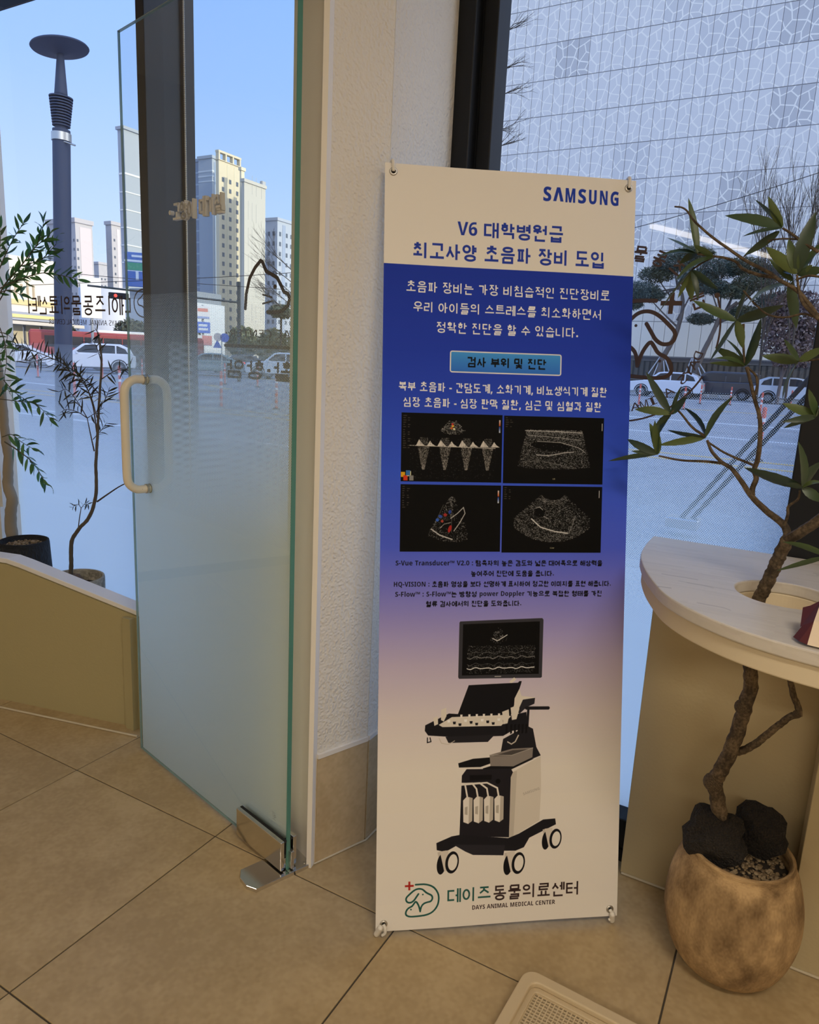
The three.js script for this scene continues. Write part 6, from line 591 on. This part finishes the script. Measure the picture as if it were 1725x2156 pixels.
{
  const pineGreen = [std([.075, .105, .085], .9), std([.10, .115, .07], .9)];
  const pine = (label, x, z, trunk, pads) => { const t = thing('pine_tree', label, 'tree', 'pines across the street'); mesh('trunk', [tube(trunk, .26, .10, 9, .08, 30)], std([.17, .14, .12], .95), t); const limbs = []; for (const [px, py, pz] of pads) { const b = V(...trunk[trunk.length - 1]).lerp(V(...trunk[Math.max(0, trunk.length - 3)]), rnd()); limbs.push(tube([b, V((b.x + px) / 2, (b.y + py) / 2 - .15, (b.z + pz) / 2), V(px, py - .2, pz)], .08, .03, 5, 0, 8)); } mesh('limbs', limbs, std([.13, .11, .10], .95), t); pads.forEach((p, i) => mesh('needle_pad', tufts(1500 * p[3], [[p[0], p[1], p[2], p[3] * 1.3, p[3] * .55, p[3] * .9]], .4, .055), pineGreen[i % 2], t)); for (const s of [-1.5, -.7, .8, 1.6]) mesh('support_pole', rod(V(x + s, GY, z + .5), V(trunk[0][0] + s * .1, 2.6, z + .05), .045, 6), std([.55, .57, .60], .6), t); };
  pine('pine tree with bent trunk nearest the banner edge', -10.4, -57.2, [[-10.3, GY, -57.2], [-10.4, 2, -57.2], [-9.5, 4.4, -57.2], [-9.3, 6.6, -57.2], [-9.8, 8.0, -57.2]], [[-12.6, 7.4, -57, 1.3], [-11.4, 8.6, -57.4, 1.1], [-10.2, 9.3, -57.1, 1.25], [-9.0, 9.9, -57.5, 1.2], [-8.4, 8.2, -56.8, 1.1], [-13.1, 6.4, -57, .8], [-11.6, 7.0, -56.7, .9]]);
  pine('pine tree with spreading crown behind the dark van', -7.4, -57, [[-8.0, GY, -57], [-7.6, 2.4, -57], [-6.9, 4.6, -57], [-6.6, 5.6, -57], [-5.6, 6.6, -57]], [[-6.9, 8.9, -57, 1.3], [-5.4, 9.0, -57.2, 1.2], [-7.4, 7.6, -56.7, 1.0], [-4.6, 7.9, -57, 1.2], [-3.7, 8.6, -57.3, 1.0], [-5.9, 7.3, -56.8, 1.0], [-7.9, 5.4, -57, .75], [-5.0, 5.9, -57, .8], [-3.2, 6.6, -57, 1.1]]);
  const br = thing('autumn_tree', 'tree keeping withered brown leaves beside the right window frame', 'tree'); { const out = []; bare(V(-1.9, GY, -50), V(.04, 1, 0), 3.2, .12, 4, out, .55, .35); mesh('branches', out, std([.15, .12, .11], .95), br); mesh('withered_leaves', tufts(900, [[-2.2, 3.9, -50, 1.3, 1.4, 1.2], [-1.2, 5.2, -50, 1.3, 1.5, 1.2], [-2.5, 5.4, -50, .9, 1.2, 1], [-1.6, 2.7, -50, 1.1, .7, 1, .6], [-.7, 3.6, -50, 1, 1.5, 1]], .26, .15), std([.20, .135, .125], .9), br); mesh('pale_leaves', tufts(300, [[-2.2, 3.9, -50, 1.3, 1.4, 1.2], [-1.2, 5.0, -50, 1.3, 1.5, 1.2], [-1.0, 3.4, -50, 1, 1.2, 1]], .26, .15), std([.34, .26, .23], .9), br); }
  for (const [lab, x, z, h, r, dx] of [['tall bare tree rising above the indoor leaves', -2.9, -48, 5.6, .075, -.05], ['bare tree at the far right of the window', -1.35, -47, 6.2, .08, -.02]]) { const t = thing('bare_tree', lab, 'tree', 'bare trees across the street'), out = []; bare(V(x, GY, z), V(dx, 1, 0), h, r, 5, out, .42, .75); mesh('branches', out, M.barkDark, t); }
  { const t = thing('bare_tree', 'bare twigs of a tree reaching in beside the black window frame', 'tree', 'bare trees across the street'), out = [], x = -8.75, z = -19; out.push(rod(V(x, GY, z), V(x + .1, 11.5, z), .12, 8, .06)); for (const [y, dx, dy] of [[7.75, .95, -.05], [8.5, .9, .1], [9.1, .8, .1], [9.9, .95, .3], [10.6, .7, .5], [7.2, .6, .1]]) { bare(V(x + .05, y - .25, z), V(dx, dy, .1).normalize(), .62, .016, 3, out, .45, .1); } mesh('branches', out, M.barkDark, t); }
  { const t = thing('bare_tree', 'bare twigs in front of the towers beside the pier', 'tree', 'bare trees across the street'), out = [], A = V(-14.9, GY, -18.8); out.push(rod(A, V(-14.9, 4.2, -18.8), .07, 8, .03)); for (let i = 0; i < 5; i++) bare(V(-14.9, 2.5 + i * .36, -18.8), V(-.77 + rr(-.2, .2), .5 + rr(-.1, .45), .55).normalize(), .85, .014, 4, out, .5, .15); mesh('branches', out, M.barkDark, t); }
  // hedge and small trees at the far left corner
  const shr = (lab, x, y, z, rx, ry, c, n = 1400) => { const t = thing('street_shrub', lab, 'shrub', 'planting at the far corner'); mesh('stem', rod(V(x, GY, z), V(x, y, z), .08, 6), M.barkDark, t); mesh('foliage', tufts(n, [[x, y, z, rx, ry, rx]], .42, .2), std(c, .95), t); };
  shr('dark green shrub left of the road signs', -42.2, 2.2, -46.5, 1.3, 1.4, [.15, .17, .10]); shr('olive green shrub behind the round road sign', -38, 1.9, -45.5, 1.5, 1.5, [.20, .20, .11]); shr('brownish shrub under the white board', -34.4, 1.9, -46.4, 1.5, 1.4, [.28, .21, .16]); shr('low russet shrub at the pier edge', -31.0, 1.7, -44.5, 1.4, 1.5, [.27, .21, .18]); shr('dark conifer behind the red bus', -52.0, 2.4, -43.5, 1.5, 1.4, [.08, .10, .085]); shr('dark tree behind the tail of the bus', -47.5, 2.6, -44.5, 1.9, 1.6, [.11, .11, .095]); shr('dark conifer in front of the lit shop', -53.6, 1.6, -38.5, .9, 1.3, [.06, .08, .06]); shr('umbrella pine in front of the beige tower', -36.2, 4.6, -44.2, 1.0, .5, [.07, .085, .06], 500); shr('second umbrella pine by the slim tower', -33.2, 4.4, -44.6, .8, .4, [.08, .09, .06], 400);
}
// ---- vehicles: local front is -x
function profile(pts, w, bev) { const s = new THREE.Shape(pts.map((p) => new THREE.Vector2(...p))); return new THREE.ExtrudeGeometry(s, { depth: w - 2 * bev, bevelEnabled: true, bevelThickness: bev, bevelSize: bev, bevelOffset: -bev, bevelSegments: 3 }).translate(0, 0, -w / 2 + bev); }
M.rimGrey = std([.16, .17, .18], .5);
const CARS = {
  suv: { L: 4.6, body: [[-2.3, .42], [-2.32, .75], [-2.2, .95], [-1.2, 1.08], [-.55, 1.1], [1.9, 1.12], [2.28, 1.05], [2.32, .6], [2.25, .36], [-2.2, .32]], cab: [[-1.15, 1.05], [-.45, 1.6], [-.1, 1.66], [1.5, 1.66], [2.0, 1.45], [2.2, 1.08]], glass: [[-.85, 1.13], [-.32, 1.54], [0, 1.58], [1.35, 1.56], [1.75, 1.4], [1.9, 1.14]], wr: .36, wx: [-1.42, 1.4] },
  sedan: { L: 4.7, body: [[-2.35, .4], [-2.36, .66], [-2.2, .82], [-1.1, .95], [1.6, .98], [2.28, .92], [2.34, .55], [2.25, .33], [-2.2, .3]], cab: [[-1.1, .92], [-.35, 1.36], [.1, 1.43], [.9, 1.42], [1.9, .97]], glass: [[-.8, .98], [-.25, 1.31], [.15, 1.36], [.85, 1.35], [1.5, 1.0]], wr: .33, wx: [-1.4, 1.4] },
  van: { L: 5.0, body: [[-2.5, .42], [-2.52, .9], [-2.35, 1.08], [-1.7, 1.16], [2.4, 1.2], [2.48, .7], [2.4, .36], [-2.4, .32]], cab: [[-1.75, 1.12], [-.95, 1.78], [-.6, 1.86], [2.1, 1.86], [2.42, 1.7], [2.46, 1.15]], glass: [[-1.35, 1.2], [-.85, 1.68], [-.6, 1.74], [2.0, 1.74], [2.2, 1.6], [2.25, 1.2]], wr: .36, wx: [-1.55, 1.5] },
};
function car(kind, label, x, z, turn, color, opts = {}) {
  const C = CARS[kind], t = thing(opts.name || 'car', label, 'car', undefined, [x, GY, z], turn), w = 1.86, paint = phys(color, .3, { clearcoat: .6 });
  mesh('body', [profile(C.body, w, .06)], paint, t); mesh('cabin', [profile(C.cab, w - .22, .09)], paint, t);
  const glass = phys([.03, .035, .045], .12); mesh('side_windows', [profile(C.glass, w - .19, .02)], glass, t);
  mesh('window_pillar', [.35, 1.25].map((px) => span(px - .04, px + .04, 1.1, kind === 'sedan' ? 1.36 : 1.56, -(w - .17) / 2, (w - .17) / 2)), paint, t);
  for (const wx of C.wx) for (const s of [-1, 1]) { const tyre = mesh('wheel', new THREE.CylinderGeometry(C.wr, C.wr, .24, 26).rotateX(Math.PI / 2).translate(wx, C.wr, s * (w / 2 - .11)), M.black, t); mesh('rim', new THREE.CylinderGeometry(C.wr * .58, C.wr * .58, .25, 12).rotateX(Math.PI / 2).translate(wx, C.wr, s * (w / 2 - .11)), M.rimGrey, tyre); mesh('wheel_arch', new THREE.TorusGeometry(C.wr + .07, .05, 6, 20, Math.PI).translate(wx, C.wr, s * (w / 2 - .03)), M.black, t); }
  for (const s of [-1, 1]) { mesh('tail_light', rbox(.1, .14, .34, .03, C.L / 2 - .05, .88, s * .66), std([.55, .02, .015], .35, { emissive: lin(1, .06, .04), emissiveIntensity: opts.brake ? 1.2 : .25 }), t); mesh('headlight', rbox(.14, .13, .36, .03, -C.L / 2 + .1, .76, s * .66), phys([.8, .82, .85], .15), t); mesh('mirror', rbox(.12, .12, .2, .04, -.75, 1.12, s * (w / 2 + .02)), paint, t); }
  mesh('number_plate', box(.02, .14, .5, C.L / 2 + .015, .66, 0), std([.7, .72, .7], .5), t); mesh('bumper_trim', [rbox(C.L + .04, .12, w - .04, .03, 0, .38, 0)], std([.03, .03, .033], .6), t);
  return t;
}
car('suv', 'white car behind the round window decal, tail light to the right', -8.6, -50.4, 0, [.78, .80, .84]);
car('van', 'dark van parked beside the white car', -5.6, -53.6, 0, [.045, .05, .065], { name: 'van' });
car('suv', 'silver car behind the indoor leaves near the right frame', -1.05, -51.3, Math.PI, [.62, .65, .70]);
car('suv', 'white car in front of the bus behind the lamp post', -35.9, -27.2, .93, [.80, .82, .86], { brake: 1 });
car('suv', 'black car with red tail lights beside the door edge', -38.9, -31.7, .95, [.03, .032, .042], { brake: 1 });
car('sedan', 'white car at the far left behind the leaves', -44.2, -27.6, .93, [.76, .78, .82]);
car('sedan', 'teal grey car right of the dark mullion', -34.2, -34.4, .80, [.20, .28, .30], { brake: 1 });
car('sedan', 'dark blue car in the middle of the glazing behind the door', -36.6, -39.9, .8, [.035, .045, .07], { brake: 1 });
car('suv', 'white car cut by the pier edge with its nose to the left', -29.4, -36.3, .35, [.72, .76, .80]);
{ // red coach
  const b = thing('bus', 'red coach with dark windows waiting in traffic', 'bus', undefined, [-47.7, GY, -31.3], .93), red = phys([.26, .042, .045], .4);
  b.scale.y = .8; const L = 11.5; mesh('body', [rbox(L, 2.5, 2.5, .16, L / 2, 1.72, 0, 0, 3)], red, b); mesh('roof', [rbox(L - .2, .16, 2.3, .06, L / 2, 2.98, 0)], phys([.32, .07, .07], .4), b);
  const glass = phys([.02, .022, .03], .15); for (let i = 0; i < 8; i++) for (const s of [-1, 1]) mesh('side_window', rbox(1.18, .95, .05, .04, 1.55 + i * 1.24, 2.12, s * 1.245), glass, b);
  mesh('windscreen', rbox(.06, 1.35, 2.2, .05, .0, 2.05, 0), glass, b); mesh('roof_unit', rbox(4.2, .28, 1.7, .1, 6.4, 3.15, 0), std([.75, .76, .78], .6), b);
  for (const x of [2.3, 8.9]) for (const s of [-1, 1]) mesh('wheel', new THREE.CylinderGeometry(.48, .48, .3, 24).rotateX(Math.PI / 2).translate(x, .48, s * 1.12), M.black, b);
  for (const s of [-1, 1]) mesh('headlight', rbox(.05, .18, .4, .03, .0, .95, s * .85), phys([.8, .8, .78], .2), b); mesh('skirt', rbox(L, .3, 2.46, .05, L / 2, .55, 0), std([.30, .04, .04], .5), b);
}
{ // flexible red lane posts
  const spots = [[-6.98, -34.3, 'red lane post nearest the banner beyond the right window'], [-4.9, -33.6, 'red lane post right of the white car'], [-5.3, -41.9, 'red lane post in front of the dark van'], [-3.9, -43.0, 'red lane post between van and silver car'], [-1.67, -30.6, 'red lane post behind the thin indoor stem'], [-.72, -14.5, 'large red lane post nearest to the right window'], [-.95, -42.5, 'red lane post in front of the silver car'], [-30.2, -20.1, 'red lane post left of the street lamp'], [-29.5, -22.9, 'red lane post right of the street lamp by the white car'], [-18.9, -13.7, 'red lane post behind the dark sapling'], [-29.0, -24.8, 'small red lane post beside the black car'], [-17.06, -13.8, 'red lane post next to the cream door handle'], [-14.0, -14.6, 'tall red lane post right of the mullion'], [-24.6, -25.9, 'red lane post behind the tall one at the mullion'], [-22.4, -25.7, 'red lane post in the middle of the glazing behind the door'], [-13.0, -15.7, 'red lane post under the lettering behind the door']];
  let first; const red = std([.62, .13, .09], .6), band = std([.75, .75, .76], .5);
  for (const [x, z, label] of spots) { if (first) { spawn(first, label, [x, GY, z], 0); continue; } const p = first = thing('lane_post', label, 'bollard', 'red lane posts on the street', [x, GY, z]); mesh('base', cyl(.11, .09, .05, 0, .025, 0, 18), M.black, p); mesh('post', cyl(.04, .04, .92, 0, .5, 0, 14), red, p); mesh('cap', new THREE.SphereGeometry(.04, 12, 8).translate(0, .96, 0), red, p); for (const y of [.58, .76]) mesh('band', cyl(.0415, .0415, .07, 0, y, 0, 14), band, p); }
}
{ // signs and wires
  const sign = (name, label, cat, a, b, cols, pole) => { const t = thing(name, label, cat), A = V(...a), B = V(...b), w = Math.hypot(B.x - A.x, B.z - A.z), h = A.y - B.y, turn = Math.atan2(-(B.z - A.z), B.x - A.x); t.position.set((A.x + B.x) / 2, (A.y + B.y) / 2, (A.z + B.z) / 2); t.rotation.y = turn; mesh('board', rbox(w, h, .12, .03), std(cols[0], .6), t); cols.slice(1).forEach(([c, x0, x1, y0, y1]) => mesh('field', span(x0 * w, x1 * w, y0 * h, y1 * h, .06, .068), std(c, .6), t)); if (pole) mesh('pole', rod(V(pole === 2 ? w * .4 : 0, -h / 2, -.1), V(pole === 2 ? w * .4 : 0, GY - t.position.y, -.1), .09, 10), std([.3, .32, .34], .6), t); };
  sign('road_sign', 'blue and green direction sign seen past the door edge', 'road sign', [-29.294, 5.78, -24.204], [-28.2, 4.212, -25.4], [[.05, .14, .46], [[.05, .30, .20], -.47, .47, -.02, .2], [[.62, .68, .78], -.5, .5, .22, .28], [[.62, .68, .78], -.48, .48, -.05, -.03], [[.6, .66, .78], -.3, .3, .36, .42], [[.60, .66, .76], -.2, -.12, -.3, -.05], [[.60, .66, .76], .1, .3, -.2, -.12]], 2);
  { const t = thing('billboard', 'stack of white, blue and pink boards on one pole beside the mullion', 'billboard', undefined, [-42.5, 0, -42.36], .78); mesh('pole', rod(V(0, GY, -.15), V(0, 4.9, -.15), .09, 10), std([.3, .32, .34], .6), t);
    for (const [y0, y1, w, c, marks] of [[3.85, 4.83, 1.1, [.70, .70, .74], [[[.62, .25, .22], -.35, .35, .05, .3], [[.28, .36, .62], -.45, .45, -.48, -.32]]], [2.76, 3.61, 1.1, [.09, .18, .60], [[[.6, .66, .78], -.3, .3, .1, .3], [[.6, .66, .78], -.3, .35, -.25, -.05]]], [1.82, 2.6, 1.35, [.70, .72, .76], [[[.62, .26, .27], -.05, .5, -.48, .48]]]]) { const h = y1 - y0, b = mesh('board', rbox(w, h, .12, .03, 0, (y0 + y1) / 2, 0), std(c, .6), t); for (const [mc, x0, x1, a, e] of marks) mesh('field', span(x0 * w, x1 * w, (y0 + y1) / 2 + a * h, (y0 + y1) / 2 + e * h, .06, .068), std(mc, .6), b); } }
  sign('billboard', 'small pale board among the shrubs by the pier', 'billboard', [-34.6, 3.75, -43.4], [-33.3, 2.75, -44.3], [[.62, .60, .56], [[.4, .38, .36], -.35, .35, -.1, .12]], 1);
  sign('pole_sign', 'tall white pole sign right of the street lamp', 'sign', [-41.6, 5.624, -30.9], [-40.9, 3.095, -31.9], [[.80, .78, .74]], 1);
  const r = thing('road_sign', 'round blue and white traffic signs on a pole', 'road sign', undefined, [-31.1, 0, -32.5], .78); mesh('pole', rod(V(0, GY, 0), V(0, 2.3, 0), .035, 8), M.steelDull, r); mesh('disc', new THREE.CylinderGeometry(.26, .26, .03, 24).rotateX(Math.PI / 2).translate(.17, 2.2, .05), std([.06, .14, .5], .5), r); mesh('disc', new THREE.CylinderGeometry(.24, .24, .03, 24).rotateX(Math.PI / 2).translate(-.22, 2.22, .05), std([.62, .55, .52], .5), r); mesh('triangle', new THREE.CylinderGeometry(.3, .3, .03, 3).rotateX(Math.PI / 2).rotateZ(Math.PI).translate(-.25, 1.75, .05), std([.06, .14, .5], .5), r);
  const tl = thing('traffic_light', 'traffic light on a long arm showing red', 'traffic light'); const arm = std([.05, .06, .06], .6); mesh('arm', rod(V(-31.9, 4.25, -24.1), V(-27.0, 3.95, -29.5), .05, 8), arm, tl); mesh('mast', rod(V(-27.0, GY, -29.5), V(-27.0, 5, -29.5), .09, 10), arm, tl); mesh('housing', rbox(.95, .3, .22, .05, -31.0, 3.86, -25.2, .9), M.black, tl); mesh('red_lamp', new THREE.SphereGeometry(.1, 14, 10).translate(-31.05, 3.86, -25.05), std([.6, .04, .03], .4, { emissive: lin(1, .08, .05), emissiveIntensity: 1.5 }), tl);
  const wire = (label, a, b, sag, rad) => { const A = V(...a), B = V(...b), m = A.clone().lerp(B, .5); m.y -= sag; tag(mesh('overhead_wire', tube([A, m, B], rad, rad, 5, 0, 14), M.black, scene), label, 'wire', 'overhead wires'); };
  wire('thin black wire sloping across the panelled building', [-16.5, 9.55, -50], [2.5, 14.3, -50], .25, .022); wire('thin wire crossing in front of the towers', [-26.6, 3.5, -17.6], [-13.5, 5.4, -27], .12, .012); wire('low wire in front of the left shops', [-33, 4.6, -18], [-21, 4.2, -26], .1, .012);
}
// ---- distant buildings; the given corner is the one nearest to the shop
const winGlass = phys([.09, .11, .15], .3);
function tower(label, [x, z, wx, wz, h], mat, o = {}) {
  const t = thing(o.name || 'tower_block', label, 'building', o.group); mesh('walls', span(x - wx, x, GY, h, z - wz, z), mat, t);
  mesh('roof_edge', [span(x - wx - .3, x + .3, h, h + (o.cap ?? .9), z - wz - .3, z + .3)], o.capMat || mat, t);
  const geoX = box(.12, o.wh || 1.5, o.ww || 1.1), geoZ = box(o.ww || 1.1, o.wh || 1.5, .12);
  for (const c of o.colsX || []) for (let y = o.y0 || 6; y < h - (o.top || 3); y += o.step || 2.9) mesh('window', geoX, o.winMat || winGlass, t).position.set(x + .02, y, z - wz * c);
  for (const c of o.colsZ || []) for (let y = o.y0 || 6; y < h - (o.top || 3); y += o.step || 2.9) mesh('window', geoZ, o.winMat || winGlass, t).position.set(x - wx * c, y, z + .02);
  for (const [fx, w, c] of o.bandsX || []) mesh('band', span(x, x + .1, GY, h - 1, z - wz * fx - w, z - wz * fx), std(c, .9), t);
  for (const [fz, w, c] of o.bandsZ || []) mesh('band', span(x - wx * fz - w, x - wx * fz, GY, h - 1, z, z + .1), std(c, .9), t);
  for (const [y, hh, c] of o.floors || []) mesh('floor_band', span(x - wx - .05, x + .08, y, y + hh, z - wz - .05, z + .08), std(c, .9), t);
  return t;
}
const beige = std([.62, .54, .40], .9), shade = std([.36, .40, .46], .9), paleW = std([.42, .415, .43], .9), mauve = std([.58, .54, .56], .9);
tower('slender glass tower left of the dark mullion', [-130.6, -108.8, 1.9, 10.5, 45.1], std([.36, .39, .44], .8), { floors: [[36.5, .35, [.75, .75, .74]], [33, .2, [.75, .75, .74]], [29.5, .2, [.75, .75, .74]], [26, .2, [.75, .75, .74]], [22.5, .2, [.75, .75, .74]], [19, .2, [.75, .75, .74]]], cap: .6 });
tower('pale apartment tower partly hidden by the street lamp', [-185, -136.7, 12.5, 5.5, 34.7], paleW, { colsZ: [.06, .2, .92], colsX: [.1], ww: .5, wh: .7, step: 2.4, bandsX: [[.25, 3.6, [.55, .50, .51]]], cap: 1.2 });
tower('pale apartment tower right of the street lamp', [-187.1, -150.3, 2.5, 4.6, 36.6], paleW, { colsX: [.2, .8], ww: .5, wh: .7, step: 2.4, bandsX: [[.4, 1.0, [.58, .54, .55]]], cap: 1 });
tower('small far apartment block between two towers', [-252.7, -196.4, 3.7, 4, 33.1], paleW, { colsX: [.3, .7], colsZ: [.3, .7], ww: .6, wh: .7, step: 2.6, y0: 12 });
tower('narrow dark tower edge beside the mullion', [-186.2, -184.4, 4.3, 1.2, 62], std([.26, .30, .38], .9), { floors: Array.from({ length: 15 }, (_, i) => [8 + i * 3.6, .5, [.40, .45, .52]]) });
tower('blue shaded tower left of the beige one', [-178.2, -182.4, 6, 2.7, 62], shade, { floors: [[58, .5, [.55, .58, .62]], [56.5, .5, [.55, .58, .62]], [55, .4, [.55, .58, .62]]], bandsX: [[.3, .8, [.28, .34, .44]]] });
{ const t = tower('tall beige tower with three columns of small windows', [-166.3, -173, 1.2, 9.7, 58.2], beige, { colsX: [.18, .50, .82], ww: .95, wh: 1.25, step: 2.72, y0: 4, top: 3.4, cap: .2 }); for (const c of [0, .3, .62, .94]) mesh('roof_pier', span(-167.5, -166.25, 58.2, 60.6, -173 - 9.7 * c - .55, -173 - 9.7 * c), beige, t); mesh('roof_beam', span(-167.6, -166.2, 60.4, 61, -182.8, -172.9), beige, t); for (const c of [.36, .68]) mesh('rib', span(-166.3, -166.15, GY, 57.5, -173 - 9.7 * c - .12, -173 - 9.7 * c), std([.76, .69, .54], .9), t); }
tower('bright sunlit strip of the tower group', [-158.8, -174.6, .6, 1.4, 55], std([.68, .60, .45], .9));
{ const t = tower('broad pale tower right of the beige one with thin vertical slots', [-154.1, -170.7, 1.1, 9.4, 50.6], std([.50, .47, .42], .9), {}); for (let i = 0; i < 22; i++) { const c = [.18, .36, .55, .80, .92][i % 5], y = 4 + (i * 7.3) % 44; mesh('slot', span(-154.1, -154.04, y, y + 5.2, -170.7 - 9.4 * c - .09, -170.7 - 9.4 * c), std([.45, .44, .44], .9), t); } mesh('roof_corner', span(-155, -154, 51, 52.6, -180.1, -178.6), paleW, t); }
tower('grey blue apartment tower at the pier edge', [-159.6, -192.5, 5, 13.7, 44.2], std([.40, .43, .50], .9), { colsX: [.10, .35, .52, .7], colsZ: [.3, .7], ww: .9, wh: 1.3, step: 3.1, y0: 3, bandsX: [[.18, 1.6, [.30, .35, .46]]] });
{ // low sunlit shops on the left
  const t = thing('shop_building', 'low cream building with sign bands and glass front at the far left', 'building'), cream = std([.80, .73, .62], .8);
  mesh('upper_wall', span(-68, -56, 3.7, 8.0, -40.6, -33.0), cream, t); mesh('sign_band', span(-68, -55.9, 3.1, 3.75, -40.7, -32.9), std([.30, .33, .42], .7), t); mesh('sign_stripe', span(-55.9, -55.8, 3.3, 3.55, -40.2, -33.5), std([.72, .60, .25], .7), t); mesh('upper_band', span(-56, -55.9, 4.3, 4.7, -40.4, -33.2), std([.70, .55, .28], .7), t); mesh('canopy', span(-68, -54.6, 2.75, 3.0, -40.8, -32.6), std([.60, .56, .50], .7), t);
  for (let i = 0; i < 5; i++) mesh('shop_pane', span(-56.3, -56.2, GY, 2.7, -33.6 - i * 1.45 - 1.3, -33.6 - i * 1.45), phys([.50, .44, .30], .35), t); for (let i = 0; i < 6; i++) mesh('mullion', span(-56.25, -56.1, GY, 2.75, -33.5 - i * 1.45 - .12, -33.5 - i * 1.45), std([.12, .12, .13], .7), t); for (let i = 0; i < 7; i++) mesh('sign_letter', span(-56, -55.92, 4.9, 5.9 + (i % 2) * .3, -34.2 - i * .5 - .15, -34.2 - i * .5), std([.45, .36, .25], .8), t);
  const d = thing('domed_building', 'white rounded building with a blue grey roof behind the traffic light', 'building'); mesh('drum', cyl(4.2, 4.2, 7.4, -66, 3.55, -54, 40), std([.72, .74, .78], .8), d); mesh('roof', span(-64, -56, 6.2, 7.3, -58.5, -52), std([.26, .30, .36], .8), d); mesh('hall', span(-64.5, -56, GY, 6.2, -59, -51.6), std([.62, .66, .72], .85), d);
}
{ // stay cable of a pole at the kerb
  const c = thing('stay_cable', 'pair of dark stay cables slanting down outside the right window', 'cable'); for (const [a, b] of [[V(-.95, -.03, -7), V(.12, 1.62, -7)], [V(-.86, -.03, -7.05), V(.21, 1.6, -7.05)]]) mesh('cable', rod(a, b, .022, 10), M.black, c); mesh('anchor', rbox(.3, .1, .2, .02, -.9, -.02, -7.02), M.steelDull, c); mesh('pole', rod(V(.75, GY, -7), V(.75, 7, -7), .14, 16), std([.35, .35, .34], .9), c); mesh('cable_top', [rod(V(.12, 1.62, -7), V(.75, 2.59, -7), .022, 8), rod(V(.21, 1.6, -7.05), V(.75, 2.42, -7.05), .022, 8)], M.black, c);
}
renderer.render(scene, camera);
